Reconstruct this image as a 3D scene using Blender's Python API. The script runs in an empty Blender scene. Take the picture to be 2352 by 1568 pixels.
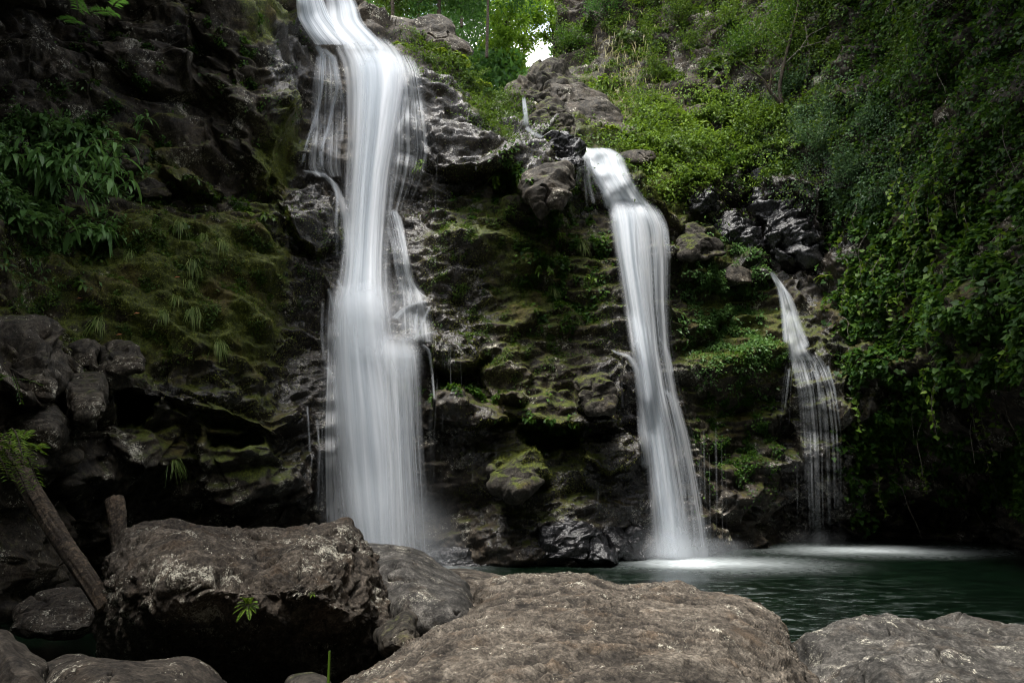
import bpy, math, random
import numpy as np
rnd = random.Random(7)
RG = np.random.default_rng(11)
S = bpy.context.scene
COL = S.collection

# ------------------------------------------------------------------ camera, sky, sun, exposure
CAMZ, PITCH, FPX = 2.6, math.radians(10.6), 1568.0
cd = bpy.data.cameras.new('camera'); cam = bpy.data.objects.new('camera', cd); COL.objects.link(cam)
cam.location = (0, 0, CAMZ); cam.rotation_euler = (math.pi/2 + PITCH, 0, 0)
cd.lens = 24; cd.sensor_width = 36; cd.clip_start = 0.05; cd.clip_end = 2000
S.camera = cam
S.render.resolution_x, S.render.resolution_y = 1024, 682

SUN_EL, SUN_AZ = math.radians(70), math.radians(212)      # azimuth clockwise from +Y: high, from the left and a little behind the camera
w = bpy.data.worlds.new('World'); S.world = w; w.use_nodes = True
wn = w.node_tree.nodes; wl = w.node_tree.links
bg = wn['Background']
sky = wn.new('ShaderNodeTexSky'); sky.sky_type = 'NISHITA'; sky.sun_disc = False
sky.sun_elevation = SUN_EL; sky.sun_rotation = SUN_AZ
sky.air_density = 1.0; sky.dust_density = 3.0; sky.ozone_density = 1.0
bg.inputs[1].default_value = 0.10
tc = wn.new('ShaderNodeTexCoord'); cn = wn.new('ShaderNodeTexNoise'); cn.inputs['Scale'].default_value = 3.2; cn.inputs['Detail'].default_value = 8; cn.inputs['Roughness'].default_value = .6
wl.new(tc.outputs['Generated'], cn.inputs['Vector'])
cm = wn.new('ShaderNodeMapRange'); cm.interpolation_type = 'SMOOTHSTEP'; cm.inputs[1].default_value = .40; cm.inputs[2].default_value = .54; wl.new(cn.outputs['Fac'], cm.inputs[0])
cx = wn.new('ShaderNodeMix'); cx.data_type = 'RGBA'; wl.new(cm.outputs[0], cx.inputs[0]); wl.new(sky.outputs[0], cx.inputs[6]); cx.inputs[7].default_value = (7.6, 7.5, 7.2, 1)
wl.new(cx.outputs[2], bg.inputs[0])
sd = bpy.data.lights.new('sun', 'SUN'); sun = bpy.data.objects.new('sun', sd); COL.objects.link(sun)
sd.energy = 1.5; sd.angle = math.radians(22); sd.color = (1.0, 0.97, 0.92)
sun.rotation_euler = (math.pi/2 - SUN_EL, 0, math.pi - SUN_AZ)
S.view_settings.view_transform = 'Standard'; S.view_settings.look = 'None'
S.view_settings.exposure = 2.05; S.view_settings.gamma = 1
S.cycles.transparent_max_bounces = 40; S.cycles.max_bounces = 6
S.cycles.diffuse_bounces = 3; S.cycles.glossy_bounces = 2
S.cycles.transmission_bounces = 4
S.cycles.use_denoising = True
S.cycles.sample_clamp_indirect = 4
S.cycles.use_adaptive_sampling = True; S.cycles.adaptive_threshold = .012
S.cycles.volume_bounces = 0; S.cycles.pixel_filter_type = 'BLACKMAN_HARRIS'; S.cycles.filter_width = 1.05

CP, SP = math.cos(PITCH), math.sin(PITCH)
def W(px, py, Y):
    """point at photo position (px, py) and forward distance Y"""
    px, py, Y = np.broadcast_arrays(np.asarray(px, float), np.asarray(py, float), np.asarray(Y, float))
    u = (px-1176)/FPX; v = -(py-784)/FPX
    dy = CP - SP*v; dz = SP + CP*v; t = Y/dy
    return np.stack([u*t, Y, CAMZ + dz*t], -1)
def PX(P):
    x, y, z = P[..., 0], P[..., 1], P[..., 2]-CAMZ
    f = y*CP + z*SP; v = -y*SP + z*CP
    return 1176 + FPX*x/f, 784 - FPX*v/f

# ------------------------------------------------------------------ noise
def _h(ix, iy, iz, s):
    h = (ix.astype(np.uint32)*np.uint32(374761393) + iy.astype(np.uint32)*np.uint32(668265263)
         + iz.astype(np.uint32)*np.uint32(2147483647) + np.uint32((s*1274126177) & 0xffffffff))
    h = (h ^ (h >> np.uint32(13)))*np.uint32(1274126177)
    h ^= h >> np.uint32(16); h *= np.uint32(2246822519); h ^= h >> np.uint32(13)
    return h
def noise3(p, s=0):
    p = np.asarray(p, np.float32); f = np.floor(p); i = f.astype(np.int64); d = p-f
    u = d*d*d*(d*(d*6-15)+10); out = 0
    for a in (0, 1):
        for b in (0, 1):
            for c in (0, 1):
                h = _h(i[:, 0]+a, i[:, 1]+b, i[:, 2]+c, s)
                gx = (h & np.uint32(1023)).astype(np.float32)/511.5-1
                gy = ((h >> np.uint32(10)) & np.uint32(1023)).astype(np.float32)/511.5-1
                gz = ((h >> np.uint32(20)) & np.uint32(1023)).astype(np.float32)/511.5-1
                g = gx*(d[:, 0]-a)+gy*(d[:, 1]-b)+gz*(d[:, 2]-c)
                out = out + g*(u[:, 0] if a else 1-u[:, 0])*(u[:, 1] if b else 1-u[:, 1])*(u[:, 2] if c else 1-u[:, 2])
    return out*1.3
def fbm(p, sc, o=4, s=0, g=.5, ridged=False):
    p = np.asarray(p)*sc; a = 1; t = 0; n = 0
    for k in range(o):
        v = noise3(p, s+k*17)
        if ridged: v = 1-2*np.abs(v)
        t = t+a*v; n += a; a *= g; p = p*2.03+11.3
    return t/n
def cells(p, sc, s=0, aniso=(1, 1, 1)):
    """facetted blocks: every cell carries its own tilted plane; also returns the crack distance"""
    p = (np.asarray(p)*np.array(aniso)*sc).astype(np.float32); i = np.floor(p).astype(np.int64)
    n = len(p); F1 = np.full(n, 9., np.float32); F2 = F1.copy(); val = np.zeros(n, np.float32)
    for a in (-1, 0, 1):
        for b in (-1, 0, 1):
            for c in (-1, 0, 1):
                jx, jy, jz = i[:, 0]+a, i[:, 1]+b, i[:, 2]+c
                h = _h(jx, jy, jz, s); h2 = _h(jx, jy, jz, s+77)
                q = [(h & np.uint32(1023)).astype(np.float32)/1023, ((h >> np.uint32(10)) & np.uint32(1023)).astype(np.float32)/1023, ((h >> np.uint32(20)) & np.uint32(1023)).astype(np.float32)/1023]
                g = [(h2 & np.uint32(1023)).astype(np.float32)/511.5-1, ((h2 >> np.uint32(10)) & np.uint32(1023)).astype(np.float32)/511.5-1, ((h2 >> np.uint32(20)) & np.uint32(1023)).astype(np.float32)/511.5-1]
                dx, dy, dz = p[:, 0]-jx-q[0], p[:, 1]-jy-q[1], p[:, 2]-jz-q[2]
                d = dx*dx+dy*dy+dz*dz
                m = d < F1
                F2 = np.where(m, F1, np.minimum(F2, d)); F1 = np.where(m, d, F1)
                val = np.where(m, g[0]*dx+g[1]*dy+g[2]*dz+.55*(q[0]+g[2]*.5-.5), val)
    return val, np.sqrt(F2)-np.sqrt(F1)
_A = np.linalg.qr(np.random.default_rng(5).normal(size=(3, 3)))[0]
def facet3(p, sc, s=0, aniso=(1, 1, 1)):
    """continuous field made of flat triangular faces meeting in sharp creases, like fractured basalt"""
    p = ((np.asarray(p)*np.array(aniso)*sc)@_A+s*1.7).astype(np.float32); i = np.floor(p).astype(np.int64); d = p-i
    o = np.argsort(-d, axis=1); ds = np.take_along_axis(d, o, 1); v = i.copy(); out = 0
    wts = [1-ds[:, 0], ds[:, 0]-ds[:, 1], ds[:, 1]-ds[:, 2], ds[:, 2]]
    for k in range(4):
        h = _h(v[:, 0], v[:, 1], v[:, 2], s+31); out = out+wts[k]*((h & np.uint32(4095)).astype(np.float32)/2047.5-1)
        if k < 3: v = v.copy(); v[np.arange(len(v)), o[:, k]] += 1
    return out
def sstep(a, b, x):
    t = np.clip((x-a)/(b-a), 0, 1); return t*t*(3-2*t)

# ------------------------------------------------------------------ mesh helpers
def mesh_obj(name, V, F, mat=None, parent=None, smooth=False, attrs=None, uv=None):
    """F: (n,k) array of equal polygons, or a list of such arrays"""
    Fs = F if isinstance(F, list) else [F]
    me = bpy.data.meshes.new(name)
    V = np.ascontiguousarray(V, np.float32)
    lv = np.concatenate([f.ravel() for f in Fs]).astype(np.int32)
    tot = np.concatenate([np.full(len(f), f.shape[1]) for f in Fs]).astype(np.int32)
    st = np.concatenate([[0], np.cumsum(tot)[:-1]]).astype(np.int32)
    me.vertices.add(len(V)); me.vertices.foreach_set('co', V.ravel())
    me.loops.add(len(lv)); me.loops.foreach_set('vertex_index', lv)
    me.polygons.add(len(tot)); me.polygons.foreach_set('loop_start', st)
    me.polygons.foreach_set('loop_total', tot)
    me.update(calc_edges=True)
    if smooth: me.polygons.foreach_set('use_smooth', np.ones(len(tot), bool))
    for k, a in (attrs or {}).items():
        at = me.attributes.new(k, 'FLOAT', 'POINT'); at.data.foreach_set('value', np.ascontiguousarray(a, np.float32))
    if uv is not None:
        l = me.uv_layers.new(name='UVMap'); l.data.foreach_set('uv', np.ascontiguousarray(uv[lv], np.float32).ravel())
    if mat: me.materials.append(mat)
    o = bpy.data.objects.new(name, me); COL.objects.link(o)
    if parent: o.parent = parent
    return o
def tag(o, label=None, cat=None, group=None, kind=None):
    if label: o['label'] = label
    if cat: o['category'] = cat
    if group: o['group'] = group
    if kind: o['kind'] = kind
    return o
def empty(name, loc, label, cat, group=None):
    o = bpy.data.objects.new(name, None); COL.objects.link(o); o.location = loc
    return tag(o, label, cat, group)
def copy_tree(o, parent=None):
    c = o.copy(); COL.objects.link(c); c.parent = parent
    for ch in list(o.children): copy_tree(ch, c)
    return c
class MB:
    def __init__(s): s.v = []; s.f = {}; s.n = 0
    def add(s, V, F):
        V = np.asarray(V, float); F = np.asarray(F)
        s.v.append(V); s.f.setdefault(F.shape[1], []).append(F+s.n); s.n += len(V)
    def build(s, name, mat, parent=None, smooth=False):
        if not s.v: return None
        return mesh_obj(name, np.concatenate(s.v), [np.concatenate(f) for f in s.f.values()], mat, parent, smooth)
def norm(a): return a/np.maximum(np.linalg.norm(a, axis=-1, keepdims=True), 1e-9)
def tube(mb, pts, r, n=7, rough=0):
    pts = np.asarray(pts, float); m = len(pts); r = np.broadcast_to(np.asarray(r, float), (m,))
    t = norm(np.gradient(pts, axis=0)); ref = np.array([.31, .17, .93])
    a = norm(np.cross(t, ref)); b = np.cross(t, a)
    th = np.linspace(0, 2*math.pi, n, endpoint=False)
    rr = r[:, None]*np.ones(n)
    if rough: rr = rr*(1+rough*RG.normal(size=(m, n)))
    V = pts[:, None]+rr[..., None]*(np.cos(th)[None, :, None]*a[:, None]+np.sin(th)[None, :, None]*b[:, None])
    i = np.arange(m-1)[:, None]*n; j = np.arange(n)[None]; k = (j+1) % n
    F = np.stack([i+j, i+k, i+n+k, i+n+j], -1).reshape(-1, 4)
    mb.add(V.reshape(-1, 3), F)
    c = np.array([pts[0], pts[-1]]); e = (m-1)*n
    j = np.arange(n)
    mb.add(np.concatenate([V[0], c[:1]]), np.stack([(j+1) % n, j, np.full(n, n)], -1))
    mb.add(np.concatenate([V[-1], c[1:]]), np.stack([j, (j+1) % n, np.full(n, n)], -1))
# leaves: (s along, t across, lift) templates
LEAF = {
 'oval': (np.array([[0, 0, 0], [.4, -.5, .1], [.45, 0, -.02], [.4, .5, .1], [1, 0, -.12]]), np.array([[0, 1, 2], [0, 2, 3], [1, 4, 2], [2, 4, 3]])),
 'tiny': (np.array([[0, 0, 0], [.45, -.5, .08], [1, 0, -.05], [.45, .5, .08]]), np.array([[0, 1, 2], [0, 2, 3]])),
 'lobed': (np.array([[0, 0, 0], [-.12, -.35, .05], [.3, -.5, .06], [.5, -.3, 0], [1, 0, -.12], [.5, .3, 0], [.3, .5, .06], [-.12, .35, .05]]),
           np.array([[0, 1, 2], [0, 2, 3], [0, 3, 4], [0, 4, 5], [0, 5, 6], [0, 6, 7]])),
}
def leaves(mb, pos, dirs, nrm, L, Wd, kind='oval'):
    T, F = LEAF[kind]; n = len(pos)
    d = norm(dirs); s = norm(np.cross(nrm, d)); u = np.cross(d, s)
    L = np.broadcast_to(L, (n,)); Wd = np.broadcast_to(Wd, (n,))
    V = pos[:, None]+T[None, :, 0:1]*L[:, None, None]*d[:, None]+T[None, :, 1:2]*Wd[:, None, None]*s[:, None]+T[None, :, 2:3]*L[:, None, None]*u[:, None]
    k = len(T)
    mb.add(V.reshape(-1, 3), (F[None]+np.arange(n)[:, None, None]*k).reshape(-1, 3))
def blades(mb, pos, dirs, L, Wd, droop, seg=5, keel=.15, tipw=.0, belly=.35):
    """long arching blades; droop in units of length"""
    n = len(pos); d = norm(dirs); L = np.broadcast_to(L, (n,))[:, None]; Wd = np.broadcast_to(Wd, (n,))[:, None]
    droop = np.broadcast_to(droop, (n,))[:, None]
    side = norm(np.cross(d, np.array([0, 0, 1.])+.01)); V = []
    for i in range(seg+1):
        t = i/seg; c = pos+d*L*t*(1-.25*t*droop); c = c-np.array([0, 0, 1])*L*droop*t*t
        wv = Wd*.5*(math.sin(math.pi*min(1, t*(1-belly)/.5*.5+belly*.5))**.8 if i < seg else tipw)
        V += [c-side*wv, c+side*wv]
    V = np.stack(V, 1); q = [[2*i, 2*i+1, 2*i+3, 2*i+2] for i in range(seg)]
    mb.add(V.reshape(-1, 3), (np.array(q)[None]+np.arange(n)[:, None, None]*(2*seg+2)).reshape(-1, 4))
def rdir(n, up=0, out=None, k=1.0):
    v = RG.normal(size=(n, 3)); v[:, 2] += up
    if out is not None: v = v*k+np.asarray(out)
    return norm(v)

# ------------------------------------------------------------------ node helpers and materials
def nmat(name):
    m = bpy.data.materials.new(name); m.use_nodes = True
    nt = m.node_tree; b = nt.nodes['Principled BSDF']
    return m, nt, b
def N(nt, t, **k):
    n = nt.nodes.new(t)
    for a, v in k.items():
        if a.startswith('i_'):
            key = a[2:]; n.inputs[int(key) if key.isdigit() else key].default_value = v
        else: setattr(n, a, v)
    return n
def math_(nt, op, a, b=None, c=None, clamp=False):
    n = nt.nodes.new('ShaderNodeMath'); n.operation = op; n.use_clamp = clamp
    for i, v in enumerate((a, b, c)):
        if v is None: continue
        if isinstance(v, (int, float)): n.inputs[i].default_value = v
        else: nt.links.new(v, n.inputs[i])
    return n.outputs[0]
def ramp(nt, fac, stops):
    n = nt.nodes.new('ShaderNodeValToRGB'); nt.links.new(fac, n.inputs[0]); e = n.color_ramp.elements
    while len(e) < len(stops): e.new(.5)
    for q, (p, c) in zip(e, stops):
        q.position = p; q.color = (*c, 1) if len(c) == 3 else c
    return n.outputs[0]
def rng(nt, v, a, b, c=0, d=1, smooth=True):
    n = nt.nodes.new('ShaderNodeMapRange'); n.interpolation_type = 'SMOOTHSTEP' if smooth else 'LINEAR'
    nt.links.new(v, n.inputs[0])
    for i, x in enumerate((a, b, c, d)): n.inputs[i+1].default_value = x
    return n.outputs[0]
def mixc(nt, f, a, b):
    n = nt.nodes.new('ShaderNodeMix'); n.data_type = 'RGBA'
    for i, v in ((0, f), (6, a), (7, b)):
        if isinstance(v, (int, float)): n.inputs[i].default_value = v
        elif isinstance(v, tuple): n.inputs[i].default_value = (*v, 1)
        else: nt.links.new(v, n.inputs[i])
    return n.outputs[2]
def noise(nt, sc, det=6, rough=.55, vec=None, dist=0):
    n = nt.nodes.new('ShaderNodeTexNoise'); n.inputs['Scale'].default_value = sc; n.inputs['Detail'].default_value = det
    n.inputs['Roughness'].default_value = rough; n.inputs['Distortion'].default_value = dist
    if vec is not None: nt.links.new(vec, n.inputs['Vector'])
    return n.outputs['Fac']
def attr(nt, name):
    n = nt.nodes.new('ShaderNodeAttribute'); n.attribute_name = name; return n.outputs['Fac']

def rock_mat(name, dark, mid, light, moss=0.0, lichen=0.0, use_attr=False, bump=.6, rough=.75, scale=1.0, wet=0.0, mosscol=None):
    m, nt, b = nmat(name); L = nt.links
    co = nt.nodes.new('ShaderNodeTexCoord').outputs['Object']
    n1 = noise(nt, .7*scale, 5, .6, co); n2 = noise(nt, 5*scale, 10, .68, co, .4); n3 = noise(nt, 26*scale, 8, .7, co)
    mixn = math_(nt, 'ADD', math_(nt, 'MULTIPLY', n2, .62), math_(nt, 'MULTIPLY', n1, .38))
    col = ramp(nt, mixn, [(.38, dark), (.5, mid), (.62, light)])
    warm = noise(nt, 1.7*scale, 4, .5, co)
    col = mixc(nt, rng(nt, warm, .52, .7, 0, .45), col, (mid[0]*1.25, mid[1]*1.02, mid[2]*.8))
    spk = rng(nt, n3, .6, .72, 0, .5); col = mixc(nt, spk, col, (light[0]*1.5, light[1]*1.5, light[2]*1.45))
    geo = nt.nodes.new('ShaderNodeNewGeometry'); sx = nt.nodes.new('ShaderNodeSeparateXYZ'); L.new(geo.outputs['Normal'], sx.inputs[0])
    up = sx.outputs[2]
    if lichen:
        v = N(nt, 'ShaderNodeTexVoronoi', i_Scale=9*scale); L.new(co, v.inputs['Vector'])
        wv = noise(nt, 34*scale, 6, .7, co); patch = noise(nt, 1.3*scale, 3, .5, co)
        la = math_(nt, 'SUBTRACT', math_(nt, 'ADD', wv, math_(nt, 'MULTIPLY', patch, .9)), math_(nt, 'MULTIPLY', v.outputs['Distance'], .25))
        lm = rng(nt, la, 1.04-lichen*.10, 1.06-lichen*.10)
        if use_attr == 'lichen': lm = rng(nt, math_(nt, 'ADD', la, math_(nt, 'MULTIPLY', attr(nt, 'lichen'), .16)), 1.075, 1.1)
        col = mixc(nt, lm, col, (.42, .40, .33))
    mn = noise(nt, 3.2*scale, 9, .72, co); mf = noise(nt, 40*scale, 5, .7, co)
    madd = math_(nt, 'ADD', math_(nt, 'MULTIPLY', mn, 1.4), math_(nt, 'MULTIPLY', up, .35))
    if use_attr is True: madd = math_(nt, 'ADD', madd, math_(nt, 'SUBTRACT', attr(nt, 'moss'), .62))
    else: madd = math_(nt, 'ADD', madd, moss-.62)
    mm = rng(nt, madd, .62, .92)
    mc = mosscol or [(.34, (.010, .014, .003)), (.5, (.045, .058, .007)), (.68, (.16, .18, .018))]
    mcol = ramp(nt, math_(nt, 'ADD', math_(nt, 'MULTIPLY', mf, .6), math_(nt, 'MULTIPLY', n2, .4)), mc)
    bn = noise(nt, .9, 3, .5, co)
    mcol = mixc(nt, rng(nt, bn, .5, .66, 0, .6), mcol, (.06, .035, .012))
    col = mixc(nt, mm, col, mcol)
    L.new(col, b.inputs['Base Color'])
    gr = noise(nt, 15*scale, 6, .75, co); gl = nt.nodes.new('ShaderNodeVectorMath'); gl.operation = 'SCALE'; L.new(col, gl.inputs[0])
    L.new(rng(nt, math_(nt, 'ADD', math_(nt, 'MULTIPLY', gr, .6), math_(nt, 'MULTIPLY', n3, .4)), .38, .62, .45, 1.6), gl.inputs['Scale']); col = gl.outputs[0]
    wn_ = noise(nt, 2.2*scale, 5, .6, co)
    if use_attr is True: wa = math_(nt, 'ADD', attr(nt, 'wet'), math_(nt, 'SUBTRACT', wn_, .5))
    else: wa = math_(nt, 'ADD', math_(nt, 'SUBTRACT', wn_, .5), wet)
    wm = rng(nt, wa, .3, .5)
    wm = math_(nt, 'MULTIPLY', wm, math_(nt, 'SUBTRACT', 1, math_(nt, 'MULTIPLY', mm, .75)))
    rr = N(nt, 'ShaderNodeMix'); L.new(wm, rr.inputs[0]); rr.inputs[2].default_value = rough; rr.inputs[3].default_value = .14
    L.new(rr.outputs[0], b.inputs['Roughness'])
    dk = mixc(nt, math_(nt, 'MULTIPLY', wm, .45), col, (.012, .012, .013)); L.new(dk, b.inputs['Base Color'])
    hh = math_(nt, 'ADD', math_(nt, 'MULTIPLY', n2, 1.0), math_(nt, 'MULTIPLY', n3, .35))
    hh = math_(nt, 'ADD', hh, math_(nt, 'MULTIPLY', math_(nt, 'MULTIPLY', mf, mm), .35))
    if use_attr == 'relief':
        rl = rng(nt, math_(nt, 'ADD', attr(nt, 'relief'), math_(nt, 'MULTIPLY', math_(nt, 'SUBTRACT', n3, .5), .5)), -.35, .45, .42, 1.25)  # pits painted darker, crests lighter: relief shading put into the colour
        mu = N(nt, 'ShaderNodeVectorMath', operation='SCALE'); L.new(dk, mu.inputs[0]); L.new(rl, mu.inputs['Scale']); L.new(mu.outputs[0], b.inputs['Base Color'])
    if bump:
        bp = N(nt, 'ShaderNodeBump', i_Strength=bump, i_Distance=.12/scale); L.new(hh, bp.inputs['Height']); L.new(bp.outputs[0], b.inputs['Normal'])
    L.new(rng(nt, wm, 0, 1, .25, .6), b.inputs['Specular IOR Level'])
    return m

def leaf_mat(name, c1, c2, c3, rough=.55, trans=.35):
    m, nt, b = nmat(name); L = nt.links
    g = nt.nodes.new('ShaderNodeNewGeometry'); r = g.outputs['Random Per Island']
    co = nt.nodes.new('ShaderNodeTexCoord').outputs['Object']
    n = noise(nt, .6, 3, .5, co)
    f = math_(nt, 'ADD', math_(nt, 'MULTIPLY', r, .65), math_(nt, 'MULTIPLY', n, .35))
    col = ramp(nt, f, [(.1, c1), (.5, c2), (.88, c3)])
    L.new(col, b.inputs['Base Color']); b.inputs['Roughness'].default_value = rough
    b.inputs['Specular IOR Level'].default_value = .28
    t = N(nt, 'ShaderNodeBsdfTranslucent'); L.new(mixc(nt, .5, col, (c3[0]*1.3, c3[1]*1.3, c3[2]*.7)), t.inputs[0])
    mx = N(nt, 'ShaderNodeMixShader', i_0=trans); L.new(b.outputs[0], mx.inputs[1]); L.new(t.outputs[0], mx.inputs[2])
    L.new(mx.outputs[0], nt.nodes['Material Output'].inputs[0])
    return m

def water_mat(name, ustreak=60, vstreak=1.2, soft=1.0, streak=1.0, tone=.1):
    """falling water: white scattering threads whose coverage follows 'dens' and streaks along the fall"""
    m, nt, b = nmat(name); L = nt.links
    uv = nt.nodes.new('ShaderNodeUVMap').outputs[0]
    mp = N(nt, 'ShaderNodeMapping'); L.new(uv, mp.inputs[0]); mp.inputs['Scale'].default_value = (ustreak, vstreak, 1)
    s1 = noise(nt, 1, 4, .55, mp.outputs[0])
    mp2 = N(nt, 'ShaderNodeMapping'); L.new(uv, mp2.inputs[0]); mp2.inputs['Scale'].default_value = (ustreak*.2, vstreak*.5, 1)
    s2 = noise(nt, 1, 4, .55, mp2.outputs[0], .3)
    st = math_(nt, 'ADD', math_(nt, 'MULTIPLY', s1, .4), math_(nt, 'MULTIPLY', s2, .6))
    d = attr(nt, 'dens')
    a = math_(nt, 'ADD', math_(nt, 'MULTIPLY', math_(nt, 'SUBTRACT', st, .5), streak), d)
    a = math_(nt, 'MULTIPLY', rng(nt, a, 0, soft, 0, 1, False), rng(nt, d, 0, .2), clamp=True)
    col = mixc(nt, rng(nt, st, .36, .62), (.74-tone*2, .78-tone*1.8, .82-tone*1.6), (.83, .86, .90))
    df = N(nt, 'ShaderNodeBsdfDiffuse'); L.new(col, df.inputs[0])
    tl = N(nt, 'ShaderNodeBsdfTranslucent'); L.new(col, tl.inputs[0])
    m1 = N(nt, 'ShaderNodeMixShader', i_0=.4); L.new(df.outputs[0], m1.inputs[1]); L.new(tl.outputs[0], m1.inputs[2])
    tr = N(nt, 'ShaderNodeBsdfTransparent')
    m2 = N(nt, 'ShaderNodeMixShader'); L.new(a, m2.inputs[0]); L.new(tr.outputs[0], m2.inputs[1]); L.new(m1.outputs[0], m2.inputs[2])
    L.new(m2.outputs[0], nt.nodes['Material Output'].inputs[0]); nt.nodes.remove(b)
    return m

M = {}
M['cliff'] = rock_mat('cliff_basalt', (.007, .006, .005), (.031, .025, .018), (.088, .073, .053), use_attr=True, bump=.5, rough=.6, scale=1.0, lichen=.4)
M['crag'] = rock_mat('crag_stone', (.010, .009, .0075), (.042, .036, .028), (.10, .086, .068), moss=.26, lichen=.1, bump=.5, rough=.7)
M['darkrock'] = rock_mat('dark_brown_rock', (.010, .0085, .007), (.040, .033, .026), (.095, .08, .063), moss=-.15, lichen=.5, bump=.7, rough=.7, scale=1.6)
M['mossy'] = rock_mat('mossy_stone', (.012, .011, .009), (.042, .037, .03), (.09, .08, .065), moss=.45, bump=.7, rough=.75)
M['wetrock'] = rock_mat('wet_stone', (.005, .005, .006), (.018, .018, .02), (.05, .05, .053), moss=.12, bump=.45, rough=.4, wet=.6)
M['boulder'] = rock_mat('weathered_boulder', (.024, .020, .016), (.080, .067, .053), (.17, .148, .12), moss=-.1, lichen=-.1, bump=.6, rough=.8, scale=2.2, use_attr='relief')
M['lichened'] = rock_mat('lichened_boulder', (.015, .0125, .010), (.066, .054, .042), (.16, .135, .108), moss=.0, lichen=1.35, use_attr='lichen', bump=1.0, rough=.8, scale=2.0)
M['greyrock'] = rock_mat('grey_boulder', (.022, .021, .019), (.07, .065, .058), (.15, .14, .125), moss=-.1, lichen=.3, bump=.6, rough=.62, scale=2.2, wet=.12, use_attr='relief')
M['bark'] = rock_mat('dead_wood', (.02, .015, .011), (.055, .042, .030), (.17, .125, .085), moss=.1, bump=1.0, rough=.8, scale=2.2)
M['trunk'] = rock_mat('tree_bark', (.02, .016, .012), (.05, .04, .03), (.09, .075, .06), moss=.2, bump=.6, rough=.85, scale=2)
M['ivy'] = leaf_mat('ivy_leaf', (.010, .032, .006), (.028, .085, .010), (.10, .19, .02))
M['cover'] = leaf_mat('slope_leaf', (.015, .035, .006), (.04, .09, .012), (.12, .19, .022))
M['grey'] = leaf_mat('grey_green_leaf', (.02, .05, .02), (.055, .115, .05), (.13, .22, .11), rough=.4)
M['bright'] = leaf_mat('bright_leaf', (.03, .07, .008), (.09, .17, .015), (.19, .29, .03))
M['fern'] = leaf_mat('fern_leaf', (.05, .09, .01), (.12, .19, .02), (.22, .29, .035), trans=.4)
M['dark'] = leaf_mat('dark_broad_leaf', (.03, .07, .02), (.075, .16, .045), (.15, .27, .085), rough=.4)
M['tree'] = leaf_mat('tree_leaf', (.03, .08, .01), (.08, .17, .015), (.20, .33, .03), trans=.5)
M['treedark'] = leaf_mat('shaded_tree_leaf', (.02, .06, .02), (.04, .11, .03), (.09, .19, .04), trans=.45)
M['strap'] = leaf_mat('strappy_leaf', (.05, .12, .035), (.12, .24, .07), (.2, .36, .12), rough=.42)
M['grass'] = leaf_mat('grass_blade', (.05, .09, .02), (.12, .19, .045), (.26, .30, .10), trans=.35)
M['straw'] = leaf_mat('dry_grass', (.10, .09, .03), (.20, .19, .08), (.32, .30, .16), trans=.3)
M['tuft'] = leaf_mat('moss_tuft', (.03, .038, .008), (.09, .105, .016), (.22, .24, .035), rough=.7, trans=.2)
M['dry'] = leaf_mat('dead_leaf', (.30, .10, .03), (.42, .16, .07), (.5, .25, .12), trans=.2)
M['twig'] = rock_mat('pale_twig', (.04, .035, .03), (.10, .09, .075), (.2, .18, .15), bump=0, moss=-.3)
M['fall'] = water_mat('falling_water', 15, .4, 1.0, 2.1, .10)
M['veil'] = water_mat('thin_water_veil', 42, .4, 1.3, 2.8, .08)
M['thread'] = water_mat('water_thread', 14, 2.0, 1.1, .9, .1)
M['mist'] = water_mat('fine_spray', 5, 1.2, 1.2, .5, .02)
M['hill'] = rock_mat('forested_slope', (.01, .015, .006), (.02, .03, .01), (.03, .05, .015), moss=.5, bump=0)

# ------------------------------------------------------------------ the cliff: distances read off the photograph, then sculpted; the overhanging brow above the frame is added for shade
CTRL = []
def col(px, *pairs):
    for py, Y in pairs: CTRL.append((px, py, Y))
col(-500, (-450, 5), (0, 9.5), (500, 9), (900, 8.6), (1400, 8.4))
col(-150, (-450, 8), (-150, 12.8), (300, 12.5), (700, 11.5), (1100, 10.8), (1400, 11))
col(0, (-450, 9), (-200, 13), (0, 15.5), (250, 15), (500, 14), (760, 12.8), (900, 12), (1150, 12.2), (1400, 13))
col(250, (-450, 11), (-220, 15.5), (0, 18), (250, 17.6), (450, 16.8), (620, 15.6), (800, 14.6), (1000, 14.6), (1150, 15.8), (1400, 16.6))
col(480, (-450, 14.5), (-220, 17.5), (0, 19), (250, 18.8), (440, 18.3), (600, 17.4), (780, 16.4), (950, 16.6), (1100, 17.2), (1220, 18.4), (1400, 18.6))
col(640, (0, 20.6), (200, 20.2), (400, 20), (600, 19.2), (800, 18.3), (950, 18.2), (1120, 18.6), (1250, 19.6), (1400, 19.8))
col(730, (-200, 28), (0, 24.4), (60, 23.6), (110, 22.4), (250, 21.6), (400, 20.9), (480, 20.6), (700, 20), (900, 19.4), (1100, 19.8), (1400, 20))
col(860, (0, 25.5), (70, 24), (130, 22.3), (250, 22), (450, 21.6), (600, 20.9), (690, 20.2), (800, 19.8), (1000, 20), (1280, 20.3), (1400, 20.4))
col(1000, (60, 27), (110, 24.8), (150, 22.8), (230, 21.9), (320, 21.2), (400, 20.95), (450, 20.9), (600, 20.5), (700, 20.1), (780, 19.6), (900, 20.2), (1050, 20.4), (1280, 20.1), (1400, 20))
col(1120, (110, 28), (200, 25), (260, 23.0), (330, 21.7), (400, 21.0), (430, 20.9), (500, 20.9), (700, 20.4), (850, 20.6), (950, 20.2), (1150, 20.2), (1280, 19.9), (1400, 19.9))
col(1240, (160, 31), (200, 28.5), (260, 25.5), (310, 23), (380, 21.2), (450, 20.9), (520, 21.2), (700, 21.0), (900, 20.8), (1050, 20.8), (1280, 20), (1400, 20))
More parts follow.
